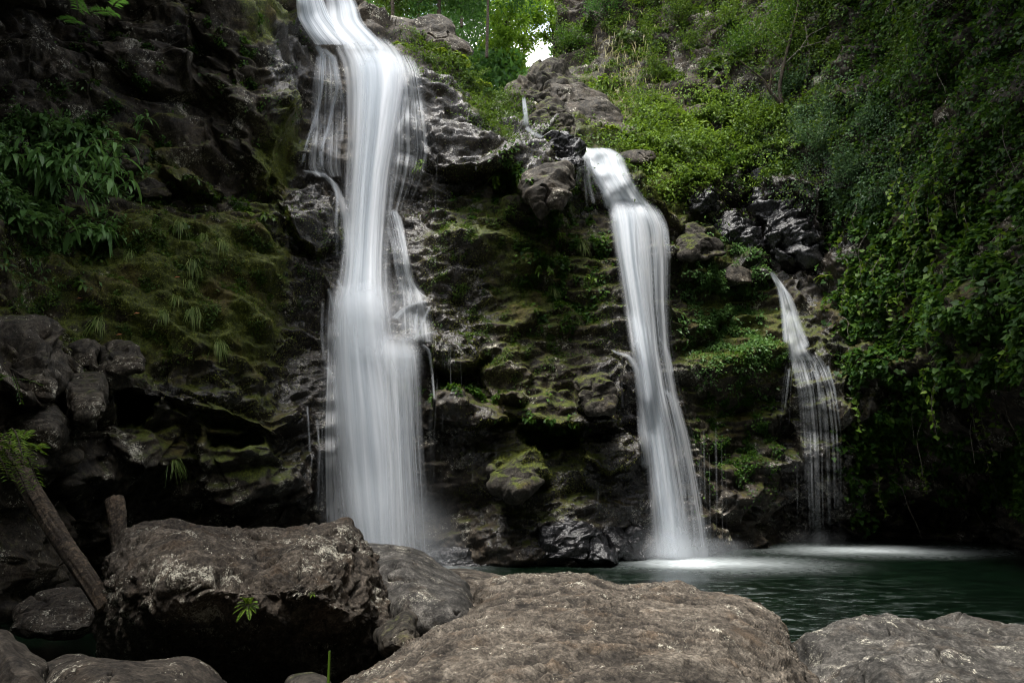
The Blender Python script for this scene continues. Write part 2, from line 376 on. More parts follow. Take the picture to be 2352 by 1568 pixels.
col(1370, (-300, 34), (0, 33), (150, 32), (200, 30), (280, 27), (350, 24.6), (450, 23.3), (600, 22.8), (800, 22), (950, 21.2), (1100, 21.4), (1280, 20.9), (1400, 21))
col(1500, (-300, 33), (0, 31), (150, 30), (280, 27.5), (360, 25.4), (460, 23.6), (600, 23.4), (800, 22.9), (1000, 22.4), (1280, 22), (1400, 22))
col(1640, (-300, 31), (0, 29.5), (200, 28.5), (330, 27), (420, 26.5), (540, 25.5), (600, 24.6), (800, 24), (1000, 23.6), (1260, 23.4), (1400, 23.5))
col(1800, (-450, 23.5), (-250, 26), (0, 27), (250, 26.3), (400, 25.8), (540, 27.2), (620, 25.8), (810, 24.9), (850, 24.6), (1000, 24.9), (1240, 26.4), (1400, 26.5))
col(1960, (-450, 15.5), (-250, 22), (0, 24), (300, 23.6), (600, 23.6), (900, 23.6), (1080, 24.2), (1240, 26.8), (1400, 27))
col(2150, (-450, 10.5), (-220, 17), (0, 20), (300, 20), (600, 20), (850, 20.2), (980, 21), (1100, 23.5), (1250, 26.5), (1400, 27))
col(2352, (-450, 6.5), (-220, 13), (0, 16), (400, 16), (750, 16), (880, 17.5), (1050, 21), (1250, 24), (1400, 24.5))
col(2600, (-450, 6.5), (-200, 10.5), (0, 12), (500, 12), (900, 13.5), (1250, 16), (1400, 16))
col(2850, (-450, 9.5), (500, 9.5), (1400, 10))
for _x, _Y in ((-500, 8.4), (-150, 11), (0, 13), (250, 16.8), (480, 18.8), (730, 20), (1000, 20), (1370, 21), (1640, 23.5), (1960, 27), (2352, 25), (2850, 11)): CTRL.append((_x, 1560, _Y))
CT = np.array(CTRL, float)
def tps(ctrl, sc=300., lam=.002):
    X = ctrl[:, :2]/sc; n = len(X)
    def k(d): return d*d*np.log(d+1e-9)
    D = np.linalg.norm(X[:, None]-X[None], axis=-1)
    A = np.zeros((n+3, n+3)); A[:n, :n] = k(D)+lam*np.eye(n); A[:n, n] = 1; A[:n, n+1:] = X
    A[n, :n] = 1; A[n+1:, :n] = X.T
    c = np.linalg.solve(A, np.concatenate([ctrl[:, 2], np.zeros(3)]))
    def f(px, py):
        P = np.stack([px, py], -1).reshape(-1, 2)/sc; out = np.empty(len(P))
        for i in range(0, len(P), 40000):
            q = P[i:i+40000]; d = np.linalg.norm(q[:, None]-X[None], axis=-1)
            out[i:i+40000] = k(d)@c[:n]+c[n]+q@c[n+1:]
        return out.reshape(np.shape(px))
    return f
def poly_sd(px, py, poly):
    """distance to the outline, positive inside"""
    P = np.array(poly, float); n = len(P); inside = np.zeros(px.shape, bool); d = np.full(px.shape, 1e9)
    for i in range(n):
        a, b = P[i], P[(i+1) % n]; e = b-a
        t = np.clip(((px-a[0])*e[0]+(py-a[1])*e[1])/(e@e), 0, 1)
        d = np.minimum(d, np.hypot(px-a[0]-t*e[0], py-a[1]-t*e[1]))
        c = ((a[1] > py) != (b[1] > py)); inside ^= c & (px < (b[0]-a[0])*(py-a[1])/((b[1]-a[1]) or 1e-9)+a[0])
    return np.where(inside, d, -d)
STEP = 2.6
gx = np.concatenate([np.linspace(-500, -40, 40)[:-1], np.arange(-40, 2396, STEP), np.linspace(2396, 2850, 40)])
gy = np.concatenate([np.linspace(-450, -30, 40)[:-1], np.arange(-30, 1330, STEP), np.linspace(1332, 1600, 40)])
GX, GY = np.meshgrid(gx, gy); NY, NX = GX.shape
D = tps(CT)(GX, GY)
# wobble the drawn outlines so that no sculpted edge runs straight
q3 = np.stack([GX.ravel()/60, GY.ravel()/60, np.zeros(GX.size)], -1)
wx = (fbm(q3, 1, 4, 5)*26).reshape(GX.shape); wy = (fbm(q3, 1, 4, 9)*22).reshape(GX.shape)
BX, BY = GX+wx, GY+wy
def brush(poly, h, soft=25, ramp_=None):
    ys = [p[1] for p in poly]; xs = [p[0] for p in poly]
    r = slice(np.searchsorted(gy, min(ys)-60), np.searchsorted(gy, max(ys)+60)); c = slice(np.searchsorted(gx, min(xs)-60), np.searchsorted(gx, max(xs)+60))
    sdv = poly_sd(BX[r, c], BY[r, c], poly); k = sstep(0, soft, sdv)
    if ramp_ is not None:
        t = np.clip((BY[r, c]-min(ys))/(max(ys)-min(ys)), 0, 1); k = k*(ramp_+(1-ramp_)*t)
    D[r, c] -= h*k
# left cliff
brush([(480, -60), (570, 0), (650, 60), (700, 170), (712, 260), (690, 340), (650, 400), (615, 470), (560, 450), (500, 330), (450, 100)], 1.3, 70)
brush([(230, 20), (420, 10), (480, 90), (470, 260), (330, 250), (240, 140)], .8, 60)
brush([(340, 300), (480, 290), (560, 400), (540, 450), (420, 470), (350, 400)], .7, 30, .3)
brush([(385, 405), (440, 405), (500, 450), (520, 475), (440, 465)], .5, 10)
brush([(640, 395), (745, 392), (775, 440), (790, 560), (720, 610), (650, 540), (630, 450)], .9, 18)
brush([(-20, 745), (60, 750), (130, 850), (120, 950), (60, 940), (-20, 900)], .8, 16, .5)
brush([(-20, 870), (80, 905), (145, 985), (130, 1090), (-20, 1080)], .7, 14, .5)
brush([(135, 855), (235, 855), (248, 905), (240, 940), (200, 985), (150, 965), (140, 910)], 1.1, 7, .7)
brush([(200, 815), (330, 790), (420, 830), (520, 850), (690, 910), (700, 960), (640, 1000), (520, 960), (420, 940), (300, 870), (230, 880)], 1.0, 20, .35)
brush([(250, 875), (380, 868), (370, 920), (330, 985), (270, 970)], -1.6, 18)
brush([(250, 960), (330, 975), (420, 1000), (450, 1070), (330, 1080), (250, 1040)], .6, 18, .4)
brush([(440, 960), (600, 955), (640, 1030), (700, 1010), (715, 1130), (560, 1180), (430, 1120)], .8, 26, .5)
brush([(470, 985), (600, 975), (615, 1020), (540, 1045), (470, 1030)], -.8, 14)
# behind and beside the main fall
brush([(740, 640), (860, 670), (960, 700), (1010, 760), (1000, 830), (880, 820), (750, 790)], .5, 30)
brush([(935, 125), (1040, 160), (1100, 225), (1180, 285), (1270, 330), (1345, 372), (1330, 440), (1255, 480), (1200, 435), (1110, 412), (1010, 392), (950, 350)], 1.1, 18, .05)
brush([(1040, 190), (1090, 215), (1160, 275), (1200, 330), (1120, 350), (1050, 290)], .35, 30)
brush([(1195, 395), (1300, 380), (1318, 430), (1295, 485), (1225, 505), (1190, 455)], .9, 26)
brush([(1120, 385), (1195, 395), (1200, 470), (1130, 470)], -.35, 20)
brush([(985, 765), (1050, 752), (1120, 765), (1115, 820), (1060, 850), (990, 840)], 1.1, 12, .4)
brush([(1000, 845), (1110, 845), (1130, 900), (1010, 900)], -.7, 14)
brush([(985, 885), (1090, 890), (1150, 925), (1180, 965), (1100, 990), (1000, 975)], 1.0, 14, .4)
brush([(1090, 880), (1130, 800), (1190, 770), (1230, 850), (1220, 930), (1130, 930)], .5, 22)
brush([(1130, 905), (1210, 880), (1300, 900), (1410, 960), (1400, 990), (1310, 985), (1220, 970), (1150, 950)], 1.0, 10, .4)
brush([(1180, 975), (1330, 985), (1340, 1045), (1250, 1060), (1190, 1040)], -1.1, 14)
brush([(1310, 865), (1395, 868), (1420, 930), (1390, 965), (1320, 945)], .8, 12)
brush([(1330, 960), (1440, 985), (1450, 1060), (1380, 1100), (1320, 1050)], .8, 14, .5)
brush([(1130, 1060), (1220, 1040), (1260, 1100), (1210, 1140), (1130, 1120)], .8, 14)
brush([(1390, 790), (1450, 805), (1470, 880), (1450, 940), (1400, 900)], .6, 14)
# stream bed between the two upper falls
brush([(1260, 320), (1330, 330), (1440, 350), (1480, 420), (1420, 470), (1350, 480), (1290, 400)], .5, 22)
brush([(1225, 300), (1290, 270), (1330, 300), (1310, 340), (1240, 330)], -.8, 16)
brush([(1450, 380), (1540, 430), (1590, 500), (1560, 560), (1510, 470), (1450, 430)], .9, 22)
# wet slab, ledge of the third fall, cave
brush([(1735, 390), (1830, 380), (1905, 430), (1900, 560), (1840, 610), (1750, 590), (1730, 500)], .9, 26)
brush([(1560, 570), (1760, 590), (1790, 640), (1700, 660), (1570, 640)], .8, 18)
brush([(1790, 800), (1890, 800), (1960, 860), (1975, 990), (1930, 1080), (1830, 1060), (1800, 900)], .8, 24, .5)
brush([(2010, 860), (2120, 830), (2400, 850), (2400, 1180), (2200, 1240), (1980, 1200), (1960, 1050)], -1.5, 60)
GP = W(GX, GY, D)
du = np.gradient(GP, axis=1); dv = np.gradient(GP, axis=0)
GN = norm(np.cross(du, dv)); GN = np.where(GN[..., 1:2] > 0, -GN, GN)
# soften directions a little so that displacement never folds badly
def blur(A, k):
    for ax in (0, 1):
        pad = [(0, 0)]*A.ndim; pad[ax] = (k+1, k); C_ = np.cumsum(np.pad(A, pad, 'edge'), axis=ax)
        A = (np.take(C_, range(2*k+1, C_.shape[ax]), ax)-np.take(C_, range(0, C_.shape[ax]-2*k-1), ax))/(2*k+1)
    return A
GN = norm(blur(blur(GN, 14), 8))
P0 = GP.reshape(-1, 3); n0 = norm(GN.reshape(-1, 3)*.75+np.array([0, -.45, .15]))
def blob(cx, cy, rx, ry, v=1.0, rot=0):
    c, s = math.cos(rot), math.sin(rot); x = (GX-cx)*c+(GY-cy)*s; y = -(GX-cx)*s+(GY-cy)*c
    return v*np.exp(-((x/rx)**2+(y/ry)**2)**1.3)
fy = GY.ravel(); fx = GX.ravel()
warp = np.stack([fbm(P0, .5, 3, 31), fbm(P0, .5, 3, 47), fbm(P0, .5, 3, 53)], -1)*.5
c1, k1 = cells(P0+warp, .42, 3, (1, 1, 1.3)); 
f1 = fbm(P0, .3, 4, 2); f2 = fbm(P0, 1.7, 6, 6, .55); rd = fbm(P0, 3.5, 5, 14, .55, True); f3 = fbm(P0, 9, 4, 41, .6)
lump = np.clip(sum(blob(*a) for a in [(350, 650, 420, 150, .5), (1150, 640, 250, 190, .5), (1500, 250, 160, 120, .9), (1700, 350, 500, 260, .8), (1250, 1150, 200, 120, .5), (2100, 600, 350, 350, .7)]), 0, 1).ravel()
rgh = sstep(-.25, .3, fbm(P0, .35, 3, 61))                        # smooth water-worn faces next to broken ones
F0 = facet3(P0+warp*.5, .36, 1, (1, 1, .9)); F1_ = facet3(P0+warp*.45, .85, 2, (1, 1, 1.25)); F2_ = facet3(P0+warp*.3, 1.9, 3, (1, 1, 1.35)); F3_ = facet3(P0+warp*.12, 4.2, 4, (1, 1, 1.3))
led = (P0[:, 2]*.55+.35*P0[:, 0]*.4+1.2*fbm(P0, .22, 3, 91)); led = led-np.floor(led)       # worn ledges: a slow slope out, then an undercut
led = np.where(led < .82, 1-led/.82, (led-.82)/.18)
F4_ = facet3(P0, 9, 6)
disp = .035*F4_+.35*f1+(.85-.45*lump)*F0+(.50-.28*lump)*F1_+(.26-.06*lump)*F2_+(.13-.02*lump)*F3_+(.28-.1*lump)*(led-.5)+.22*(1-lump)*c1
disp = disp+(.03+.07*rgh+.26*lump)*f2+(.01+.03*rgh+.10*lump)*rd+(.008+.022*rgh+.06*lump)*f3
amp = np.ones(GX.size)
amp *= 1-.55*np.exp(-(((fx-850)/110)**2))*(fy > 90)            # water-worn behind the main fall
P1 = P0+n0*(disp*amp)[:, None]
GV = P1.reshape(NY, NX, 3)
du = np.gradient(GV, axis=1); dv = np.gradient(GV, axis=0)
NN = norm(np.cross(du, dv)); NN = np.where((NN*(GV-np.array([0, 0, CAMZ]))).sum(-1, keepdims=True) > 0, -NN, NN)
moss = .18+.10*np.ones_like(GX)
for a in [(330, 640, 420, 170, .52), (420, 590, 180, 60, .25), (250, 760, 200, 40, .2), (600, 800, 120, 260, .3), (1150, 550, 120, 160, .2), (640, 350, 60, 130, .8, .3), (620, 60, 80, 60, .5), (560, 720, 260, 120, .3), (1180, 620, 260, 220, .5), (1100, 240, 60, 20, .9, .5),
          (1350, 250, 90, 70, .7, .6), (1530, 440, 80, 60, .6), (1480, 300, 140, 110, .5), (1250, 1050, 160, 160, .35), (1680, 760, 130, 250, .6), (520, 1000, 220, 130, .35),
          (300, 900, 200, 60, .1), (1850, 900, 120, 200, .1), (2100, 700, 300, 400, .35), (1600, 590, 60, 60, .5), (330, 380, 120, 80, .45)]: moss = moss+blob(*a)
for a in [(480, 40, 160, 50, .22), (560, 190, 60, 160, .15), (300, 330, 160, 90, .2)]: moss = moss+blob(*a)
for a in [(1110, 300, 150, 60, -.35, .5), (1000, 300, 140, 90, -.3), (70, 850, 140, 100, -.4), (200, 900, 60, 80, -.5), (1240, 440, 80, 70, -.5), (860, 700, 140, 500, -.35), (1820, 500, 140, 140, -.7), (1250, 220, 90, 60, -.5), (1060, 660, 75, 90, -.6), (690, 720, 50, 260, -.4), (1090, 760, 60, 40, -.5), (1380, 990, 70, 40, -.5), (430, 890, 160, 30, -.4)]: moss = moss+blob(*a)
wet = .12*np.ones_like(GX)
for a in [(700, 750, 100, 420, .8), (1000, 620, 170, 260, .55), (1130, 300, 190, 90, .6, .5), (1340, 390, 110, 100, .9), (980, 250, 80, 120, .6), (1820, 480, 160, 130, 1.0), (1700, 580, 140, 60, .9),
          (1880, 950, 110, 260, .6), (450, 880, 200, 80, .45), (560, 1000, 140, 80, .3), (1350, 1180, 260, 140, .6), (1460, 900, 120, 350, .5), (660, 150, 50, 120, .6), (1400, 980, 90, 60, .7), (1100, 1000, 100, 80, .4), (1850, 1100, 200, 200, .2), (1060, 660, 90, 100, .6), (1150, 330, 160, 70, .4)]: wet = wet+blob(*a)
veg = np.zeros_like(GX)
# open the cliff above its skyline (the stream valley and the trees stand behind it)
SKY = [(700, -460), (1278, -460), (1274, -30), (1276, 60), (1270, 165), (1225, 172), (1190, 200), (1150, 195), (1100, 165), (1000, 100), (900, 60), (840, 15), (820, -25), (700, -40)]
sdg = poly_sd(GX+wx*.25, GY+wy*.25, SKY)
keep = sdg < 2
idx = np.arange(NY*NX).reshape(NY, NX)
Q = np.stack([idx[:-1, :-1], idx[1:, :-1], idx[1:, 1:], idx[:-1, 1:]], -1)
kq = keep[:-1, :-1] & keep[1:, :-1] & keep[1:, 1:] & keep[:-1, 1:]
cliff = mesh_obj('cliff', P1, Q[kq].reshape(-1, 4), M['cliff'], smooth=True, attrs={'moss': moss.ravel(), 'wet': wet.ravel()})
tag(cliff, 'dark mossy basalt cliff behind the three waterfalls', 'cliff', kind='structure')
# where the cliff really is after sculpting: distance per photo position
ZB = np.full((380, 680), 1e9); ppx, ppy = PX(P1[keep.ravel()])
iy = np.clip(((ppy+460)/5).astype(int), 0, 379); ix = np.clip(((ppx+510)/5).astype(int), 0, 679)
np.minimum.at(ZB, (iy, ix), P1[keep.ravel()][:, 1])
for _ in range(3):
    bad = ZB > 1e8; sh = np.stack([np.roll(ZB, s, a) for s in (1, -1) for a in (0, 1)]); ZB = np.where(bad, sh.min(0), ZB)
def cY(px, py, r=0):
    i = np.clip(((np.asarray(py)+460)/5).astype(int), 0, 379); j = np.clip(((np.asarray(px)+510)/5).astype(int), 0, 679)
    if r == 0: return ZB[i, j]
    v = np.full(np.shape(i), 1e9)
    for a in range(-r, r+1):
        for b in range(-r, r+1): v = np.minimum(v, ZB[np.clip(i+a, 0, 379), np.clip(j+b, 0, 679)])
    return v
GVF = GV.reshape(-1, 3); NNF = NN.reshape(-1, 3)
area = (np.linalg.norm(du, axis=-1)*np.linalg.norm(dv, axis=-1)).ravel()*keep.ravel()
def sample(mask, n, noise_sc=None, thr=0, seed=0):
    """n surface points of the cliff where mask (in photo positions) allows"""
    p = mask.ravel()*np.minimum(area, .02)
    if noise_sc: p = p*sstep(thr-.06, thr+.1, fbm(GVF, noise_sc, 3, seed)+.0)
    p = p/p.sum(); i = RG.choice(len(p), n, p=p)
    return GVF[i]+RG.normal(size=(n, 3))*.02, NNF[i]

# ------------------------------------------------------------------ ground, water, far slopes
def plane_grid(x0, x1, y0, y1, n, zf):
    X, Y_ = np.meshgrid(np.linspace(x0, x1, n), np.linspace(y0, y1, n)); Z = zf(X, Y_)
    i = np.arange(n*n).reshape(n, n)
    return np.stack([X, Y_, Z], -1).reshape(-1, 3), np.stack([i[:-1, :-1], i[:-1, 1:], i[1:, 1:], i[1:, :-1]], -1).reshape(-1, 4)
V, F = plane_grid(-60, 60, -30, 40, 120, lambda x, y: -1.3+.4*np.sin(x*1.3)*np.cos(y*.9))
tag(mesh_obj('riverbed', V, F, M['wetrock'], smooth=True), 'dark rocky bed below the pool', 'riverbed', kind='structure')

def pool_mat():
    m, nt, b = nmat('pool_water'); L = nt.links
    co = nt.nodes.new('ShaderNodeTexCoord').outputs['Object']
    sx = nt.nodes.new('ShaderNodeSeparateXYZ'); L.new(co, sx.inputs[0])
    mp = N(nt, 'ShaderNodeMapping'); L.new(co, mp.inputs[0]); mp.inputs['Scale'].default_value = (.8, 1.9, 1)
    w1 = noise(nt, 1.6, 6, .6, mp.outputs[0], .6); w2 = noise(nt, 6, 5, .6, mp.outputs[0], .3)
    foam = None
    for (cx, cy, rx, ry, k) in FOAMS:
        ex = math_(nt, 'DIVIDE', math_(nt, 'SUBTRACT', sx.outputs[0], cx), rx)
        ey = math_(nt, 'DIVIDE', math_(nt, 'SUBTRACT', sx.outputs[1], cy), ry)
        d = math_(nt, 'SQRT', math_(nt, 'ADD', math_(nt, 'MULTIPLY', ex, ex), math_(nt, 'MULTIPLY', ey, ey)))
        d = math_(nt, 'ADD', d, math_(nt, 'MULTIPLY', math_(nt, 'SUBTRACT', w2, .5), .8))
        f = math_(nt, 'POWER', rng(nt, d, 0, 1.15, 1, 0, False), 2.2); f = math_(nt, 'MULTIPLY', f, k)
        foam = f if foam is None else math_(nt, 'MAXIMUM', foam, f)
    # broken flecks of froth drifting towards the rocks
    fl = rng(nt, math_(nt, 'ADD', math_(nt, 'MULTIPLY', w1, .6), math_(nt, 'MULTIPLY', w2, .4)), .5, .68, 0, .2)
    zx = rng(nt, sx.outputs[0], 11, 5.0); zy = rng(nt, sx.outputs[1], 20, 14)
    fl = math_(nt, 'MULTIPLY', fl, math_(nt, 'MULTIPLY', math_(nt, 'MULTIPLY', zx, zy), rng(nt, sx.outputs[0], -.5, 2.0)))
    foam = math_(nt, 'MAXIMUM', foam, fl, clamp=True)
    c = mixc(nt, foam, mixc(nt, rng(nt, w1, .35, .65), (.0011, .0036, .0018), (.0032, .0098, .0048)), (.62, .68, .70))
    L.new(c, b.inputs['Base Color'])
    L.new(rng(nt, foam, 0, .5, .24, .8), b.inputs['Roughness'])
    bp = N(nt, 'ShaderNodeBump', i_Strength=.035, i_Distance=.1); L.new(math_(nt, 'ADD', w1, math_(nt, 'MULTIPLY', w2, .4)), bp.inputs['Height']); L.new(bp.outputs[0], b.inputs['Normal'])
    b.inputs['IOR'].default_value = 1.33
    return m
def ground_pt(px, py):   # where the view line meets the pool
    v = -(py-784)/FPX; Y = -CAMZ*(CP-SP*v)/(SP+CP*v); return W(px, py, Y)
a = ground_pt(1570, 1290); b_ = ground_pt(1900, 1256); c_ = ground_pt(860, 1300)
FOAMS = [(a[0]+.1, a[1]-.2, 2.3, 2.0, 1.3), (a[0]+1.0, a[1]-.3, 4.2, 2.6, .6), (b_[0]+1.2, b_[1]-.9, 5.5, 2.6, .6), (c_[0], c_[1], 3.5, 2.5, .9)]
V, F = plane_grid(-45, 45, -20, 34, 260, lambda x, y: .012*np.sin(x*2.1+y)+.014*np.sin(y*3.3-x*.7))
tag(mesh_obj('water', V, F, pool_mat(), smooth=True), 'dark green plunge pool with white froth below the falls', 'water', kind='structure')

# unseen wall added to shade the gorge sides, then ground behind the falls
def ring_wall(name, pts, z0, z1, lean, label):
    pts = np.array(pts, float); t = np.linspace(0, len(pts)-1, 90); X = np.interp(t, range(len(pts)), pts[:, 0]); Y_ = np.interp(t, range(len(pts)), pts[:, 1])
    h = np.linspace(0, 1, 24); tx = np.gradient(X); ty = np.gradient(Y_); l = np.hypot(tx, ty); nx, ny = -ty/l, tx/l
    lean = lean*(1+4.0*np.clip(Y_/6+.6, 0, 1))                      # the sides overhang, the back does not
    V = np.stack([X[None]+nx*lean*h[:, None]**2, Y_[None]+ny*lean*h[:, None]**2, (z0+(z1-z0)*h)[:, None]*np.ones(90)], -1).reshape(-1, 3)
    V = V+np.stack([fbm(V, .25, 3, 3), fbm(V, .25, 3, 8), 0*V[:, 0]], -1)*1.6
    i = np.arange(24*90).reshape(24, 90)
    return tag(mesh_obj(name, V, np.stack([i[:-1, :-1], i[:-1, 1:], i[1:, 1:], i[1:, :-1]], -1).reshape(-1, 4), M['hill'], smooth=True), label, 'shade_wall', kind='structure')
ring_wall('shade_wall', [(-10.4, 8.5), (-9.4, 4), (-9, -4), (-7, -11), (0, -14), (7, -11), (10, -4), (10.5, 3), (12.5, 10)], -1, 21, 1.0, 'unseen slope added around the camera to shade the gorge')
V, F = plane_grid(-30, 40, 25, 110, 80, lambda x, y: 14.5+np.clip(y-28, 0, None)*.12+np.clip(np.abs(x+1)-5, 0, 20)*.55)
m_ = (V[F].mean(1)[:, 1] > 28.5) | (V[F].mean(1)[:, 0] < 2)
V[:, 2] += fbm(V, .3, 3, 5)*.8
tag(mesh_obj('valley_floor', V, F[m_], M['hill'], smooth=True), 'forest floor beyond the lip of the falls', 'ground', kind='structure')

# ------------------------------------------------------------------ rocks with outlines traced from the photograph
def traced(name, outline, ctrl, thick, mat, label, cat='boulder', amp=.12, sc=1.0, nth=260, nr=90, facet=.5, group=None, lich=None, pw=2.4, wob=1.0, extra=None):
    """solid rock: outline in photo positions, front distances from ctrl [(px,py,Y)], rounded rim, closed back"""
    O = np.array(outline, float); c = O.mean(0)
    th = np.linspace(0, 2*math.pi, nth, endpoint=False); R = np.zeros(nth)
    for i in range(len(O)):
        a, b = O[i]-c, O[(i+1) % len(O)]-c
        e = b-a; dx, dy = np.cos(th), np.sin(th); den = dx*e[1]-dy*e[0]
        with np.errstate(all='ignore'):
            t = (a[0]*e[1]-a[1]*e[0])/den; s = (a[0]*dy-a[1]*dx)/den
        ok = (t > 0) & (s >= 0) & (s <= 1); R = np.where(ok, np.maximum(R, t), R)
    R = np.convolve(np.concatenate([R[-3:], R, R[:3]]), np.ones(7)/7, 'valid')
    fr = tps(np.array(ctrl, float), 200., .02) if len(ctrl) > 2 else (lambda x, y: np.full(np.shape(x), float(ctrl[0][2])))
    rr = np.sin(np.linspace(0, 1, nr)*math.pi/2)
    def sheet(back):
        X = c[0]+rr[:, None]*R*np.cos(th); Y_ = c[1]+rr[:, None]*R*np.sin(th)
        Dn = fr(X, Y_); roll = (thick/2)*(1-(1-np.clip(rr, 0, 1)**pw)**(1/pw))[:, None]
        return W(X, Y_, Dn+(thick-roll if back else roll))
    A, B = sheet(False), sheet(True)[:-1]
    V = np.concatenate([A.reshape(-1, 3), B.reshape(-1, 3)]); F = []
    i = np.arange(nr*nth).reshape(nr, nth); n = nr*nth; jb = n+np.arange((nr-1)*nth).reshape(nr-1, nth)
    rl = lambda a: np.roll(a, -1, 1)
    F.append(np.stack([i[:-1], i[1:], rl(i)[1:], rl(i)[:-1]], -1).reshape(-1, 4))
    bb = np.concatenate([jb, i[-1:]]); F.append(np.stack([bb[:-1], rl(bb)[:-1], rl(bb)[1:], bb[1:]], -1).reshape(-1, 4))
    F = np.concatenate(F)
    # outward normals
    fn = np.cross(V[F[:, 1]]-V[F[:, 0]], V[F[:, 2]]-V[F[:, 0]]); vn = np.zeros_like(V)
    fn2 = np.cross(V[F[:, 2]]-V[F[:, 0]], V[F[:, 3]]-V[F[:, 0]]); fn = fn+fn2
    for k in range(4): np.add.at(vn, F[:, k], fn)
    vn = norm(vn); ctr = V.mean(0)
    if (vn*(V-ctr)).sum() < 0: vn = -vn; F = F[:, ::-1]
    seed = len(label)*7 % 97
    wr = np.stack([fbm(V, sc*.8, 2, seed), fbm(V, sc*.8, 2, seed+5), fbm(V, sc*.8, 2, seed+9)], -1)*.3/sc
    f1 = facet3(V+wr*.6, sc*1.0, seed % 13); f2 = facet3(V+wr*.3, sc*2.6, seed % 11+2); f3 = facet3(V+wr*.2, sc*6.5, seed % 7+3); ck = np.abs(fbm(V, sc*.7, 3, seed+40))
    d = amp*(.8*fbm(V, sc*.9, 3, seed)+facet*2.2*f1+facet*1.0*f2+facet*.42*f3+.2*fbm(V, sc*3, 4, seed+1, .5)+.07*fbm(V, sc*12, 3, seed+4, .5)-.9*np.exp(-(ck/.022)**2)*(fbm(V, sc*.5, 2, seed+44) > -.05))
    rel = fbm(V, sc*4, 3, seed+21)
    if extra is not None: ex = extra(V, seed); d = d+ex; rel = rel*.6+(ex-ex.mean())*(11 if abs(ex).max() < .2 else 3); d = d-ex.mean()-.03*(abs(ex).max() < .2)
    V = V+vn*d[:, None]
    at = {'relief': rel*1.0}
    if lich is not None:
        x, y = PX(V); at['lichen'] = np.clip(lich(x, y, vn), 0, 1)
    base = V.mean(0); base[2] = V[:, 2].min()
    o = mesh_obj(name, V-base, F, mat, smooth=True, attrs=at); o.location = base
    return tag(o, label, cat, group)

def ripples(k):
    def f(V, s):
        q = V*np.array([.75, 2.0, 2.0])+np.stack([fbm(V, .8, 3, s+a) for a in (0, 3, 6)], -1)*.9
        fold = 1-2*np.abs(noise3(q*1.9, s+2)); fold2 = 1-2*np.abs(noise3(q*4.1+fold[:, None]*.2, s+3))
        return k*(.32*fold+.30*fold2+.16*(1-2*np.abs(noise3(q*8.5, s+5)))-.5*np.clip(noise3(q*6, s+6)-.15, 0, 1)-.45*np.clip(noise3(V*13, s+8)-.25, 0, 1))
    return f
traced('boulder', [(222, 1500), (226, 1400), (238, 1330), (255, 1262), (285, 1205), (350, 1197), (450, 1196), (520, 1208), (575, 1216), (640, 1206), (720, 1197), (775, 1194), (806, 1204), (828, 1232), (845, 1268), (858, 1300), (885, 1360), (912, 1405), (925, 1440), (890, 1480), (850, 1560), (840, 1700), (500, 1720), (240, 1700)],
       [(300, 1205, 7.8), (560, 1218, 7.8), (790, 1182, 7.9), (250, 1300, 6.6), (450, 1270, 6.5), (700, 1250, 6.6), (350, 1380, 5.9), (560, 1360, 6.0), (750, 1340, 5.9), (250, 1450, 6.6), (450, 1470, 6.8), (650, 1480, 6.5), (850, 1420, 6.4), (300, 1700, 7.2), (600, 1700, 7.4), (860, 1650, 7.2)],
       3.2, M['lichened'], 'big dark boulder speckled with white lichen, left of the foreground', amp=.13, sc=1.3, nth=520, nr=230, facet=.45,
       lich=lambda x, y, n: .35+1.1*np.exp(-(((x-430)/170)**2+((y-1365)/70)**2))+1.1*np.exp(-(((x-760)/90)**2+((y-1250)/60)**2))+.5*np.exp(-(((x-340)/60)**2+((y-1215)/30)**2)),
       extra=lambda V, s: (-.16*np.abs(fbm(V, 5, 4, s+8, .6))+.07*fbm(V, 3.2, 4, s+2, .6)+.035*facet3(V, 9, 4))*(.35+.65*sstep(2.05, 1.75, V[:, 2]+.25*fbm(V, .9, 2, 7))))
traced('boulder', [(800, 1300), (838, 1252), (880, 1250), (925, 1257), (965, 1275), (1005, 1298), (1035, 1316), (1075, 1340), (1110, 1400), (1080, 1480), (1000, 1560), (850, 1560), (800, 1450)],
       [(860, 1255, 8.8), (1000, 1300, 8.6), (940, 1330, 7.8), (1050, 1390, 7.4), (900, 1400, 7.6), (960, 1480, 7.4), (960, 1560, 7.4)],
       2.0, M['greyrock'], 'rounded grey boulder wedged behind the lichened boulder and the flat boulder', amp=.09, sc=1.5, nth=300, nr=120, facet=.25)
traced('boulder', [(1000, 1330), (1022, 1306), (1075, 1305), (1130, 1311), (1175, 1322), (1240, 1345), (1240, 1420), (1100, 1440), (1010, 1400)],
       [(1020, 1310, 9.2), (1150, 1318, 9.2), (1050, 1380, 8.4), (1200, 1400, 8.3)], 2.0, M['boulder'], 'low brown rock just behind the near edge of the flat boulder', amp=.06, sc=1.4, nth=240, nr=70, facet=.2)
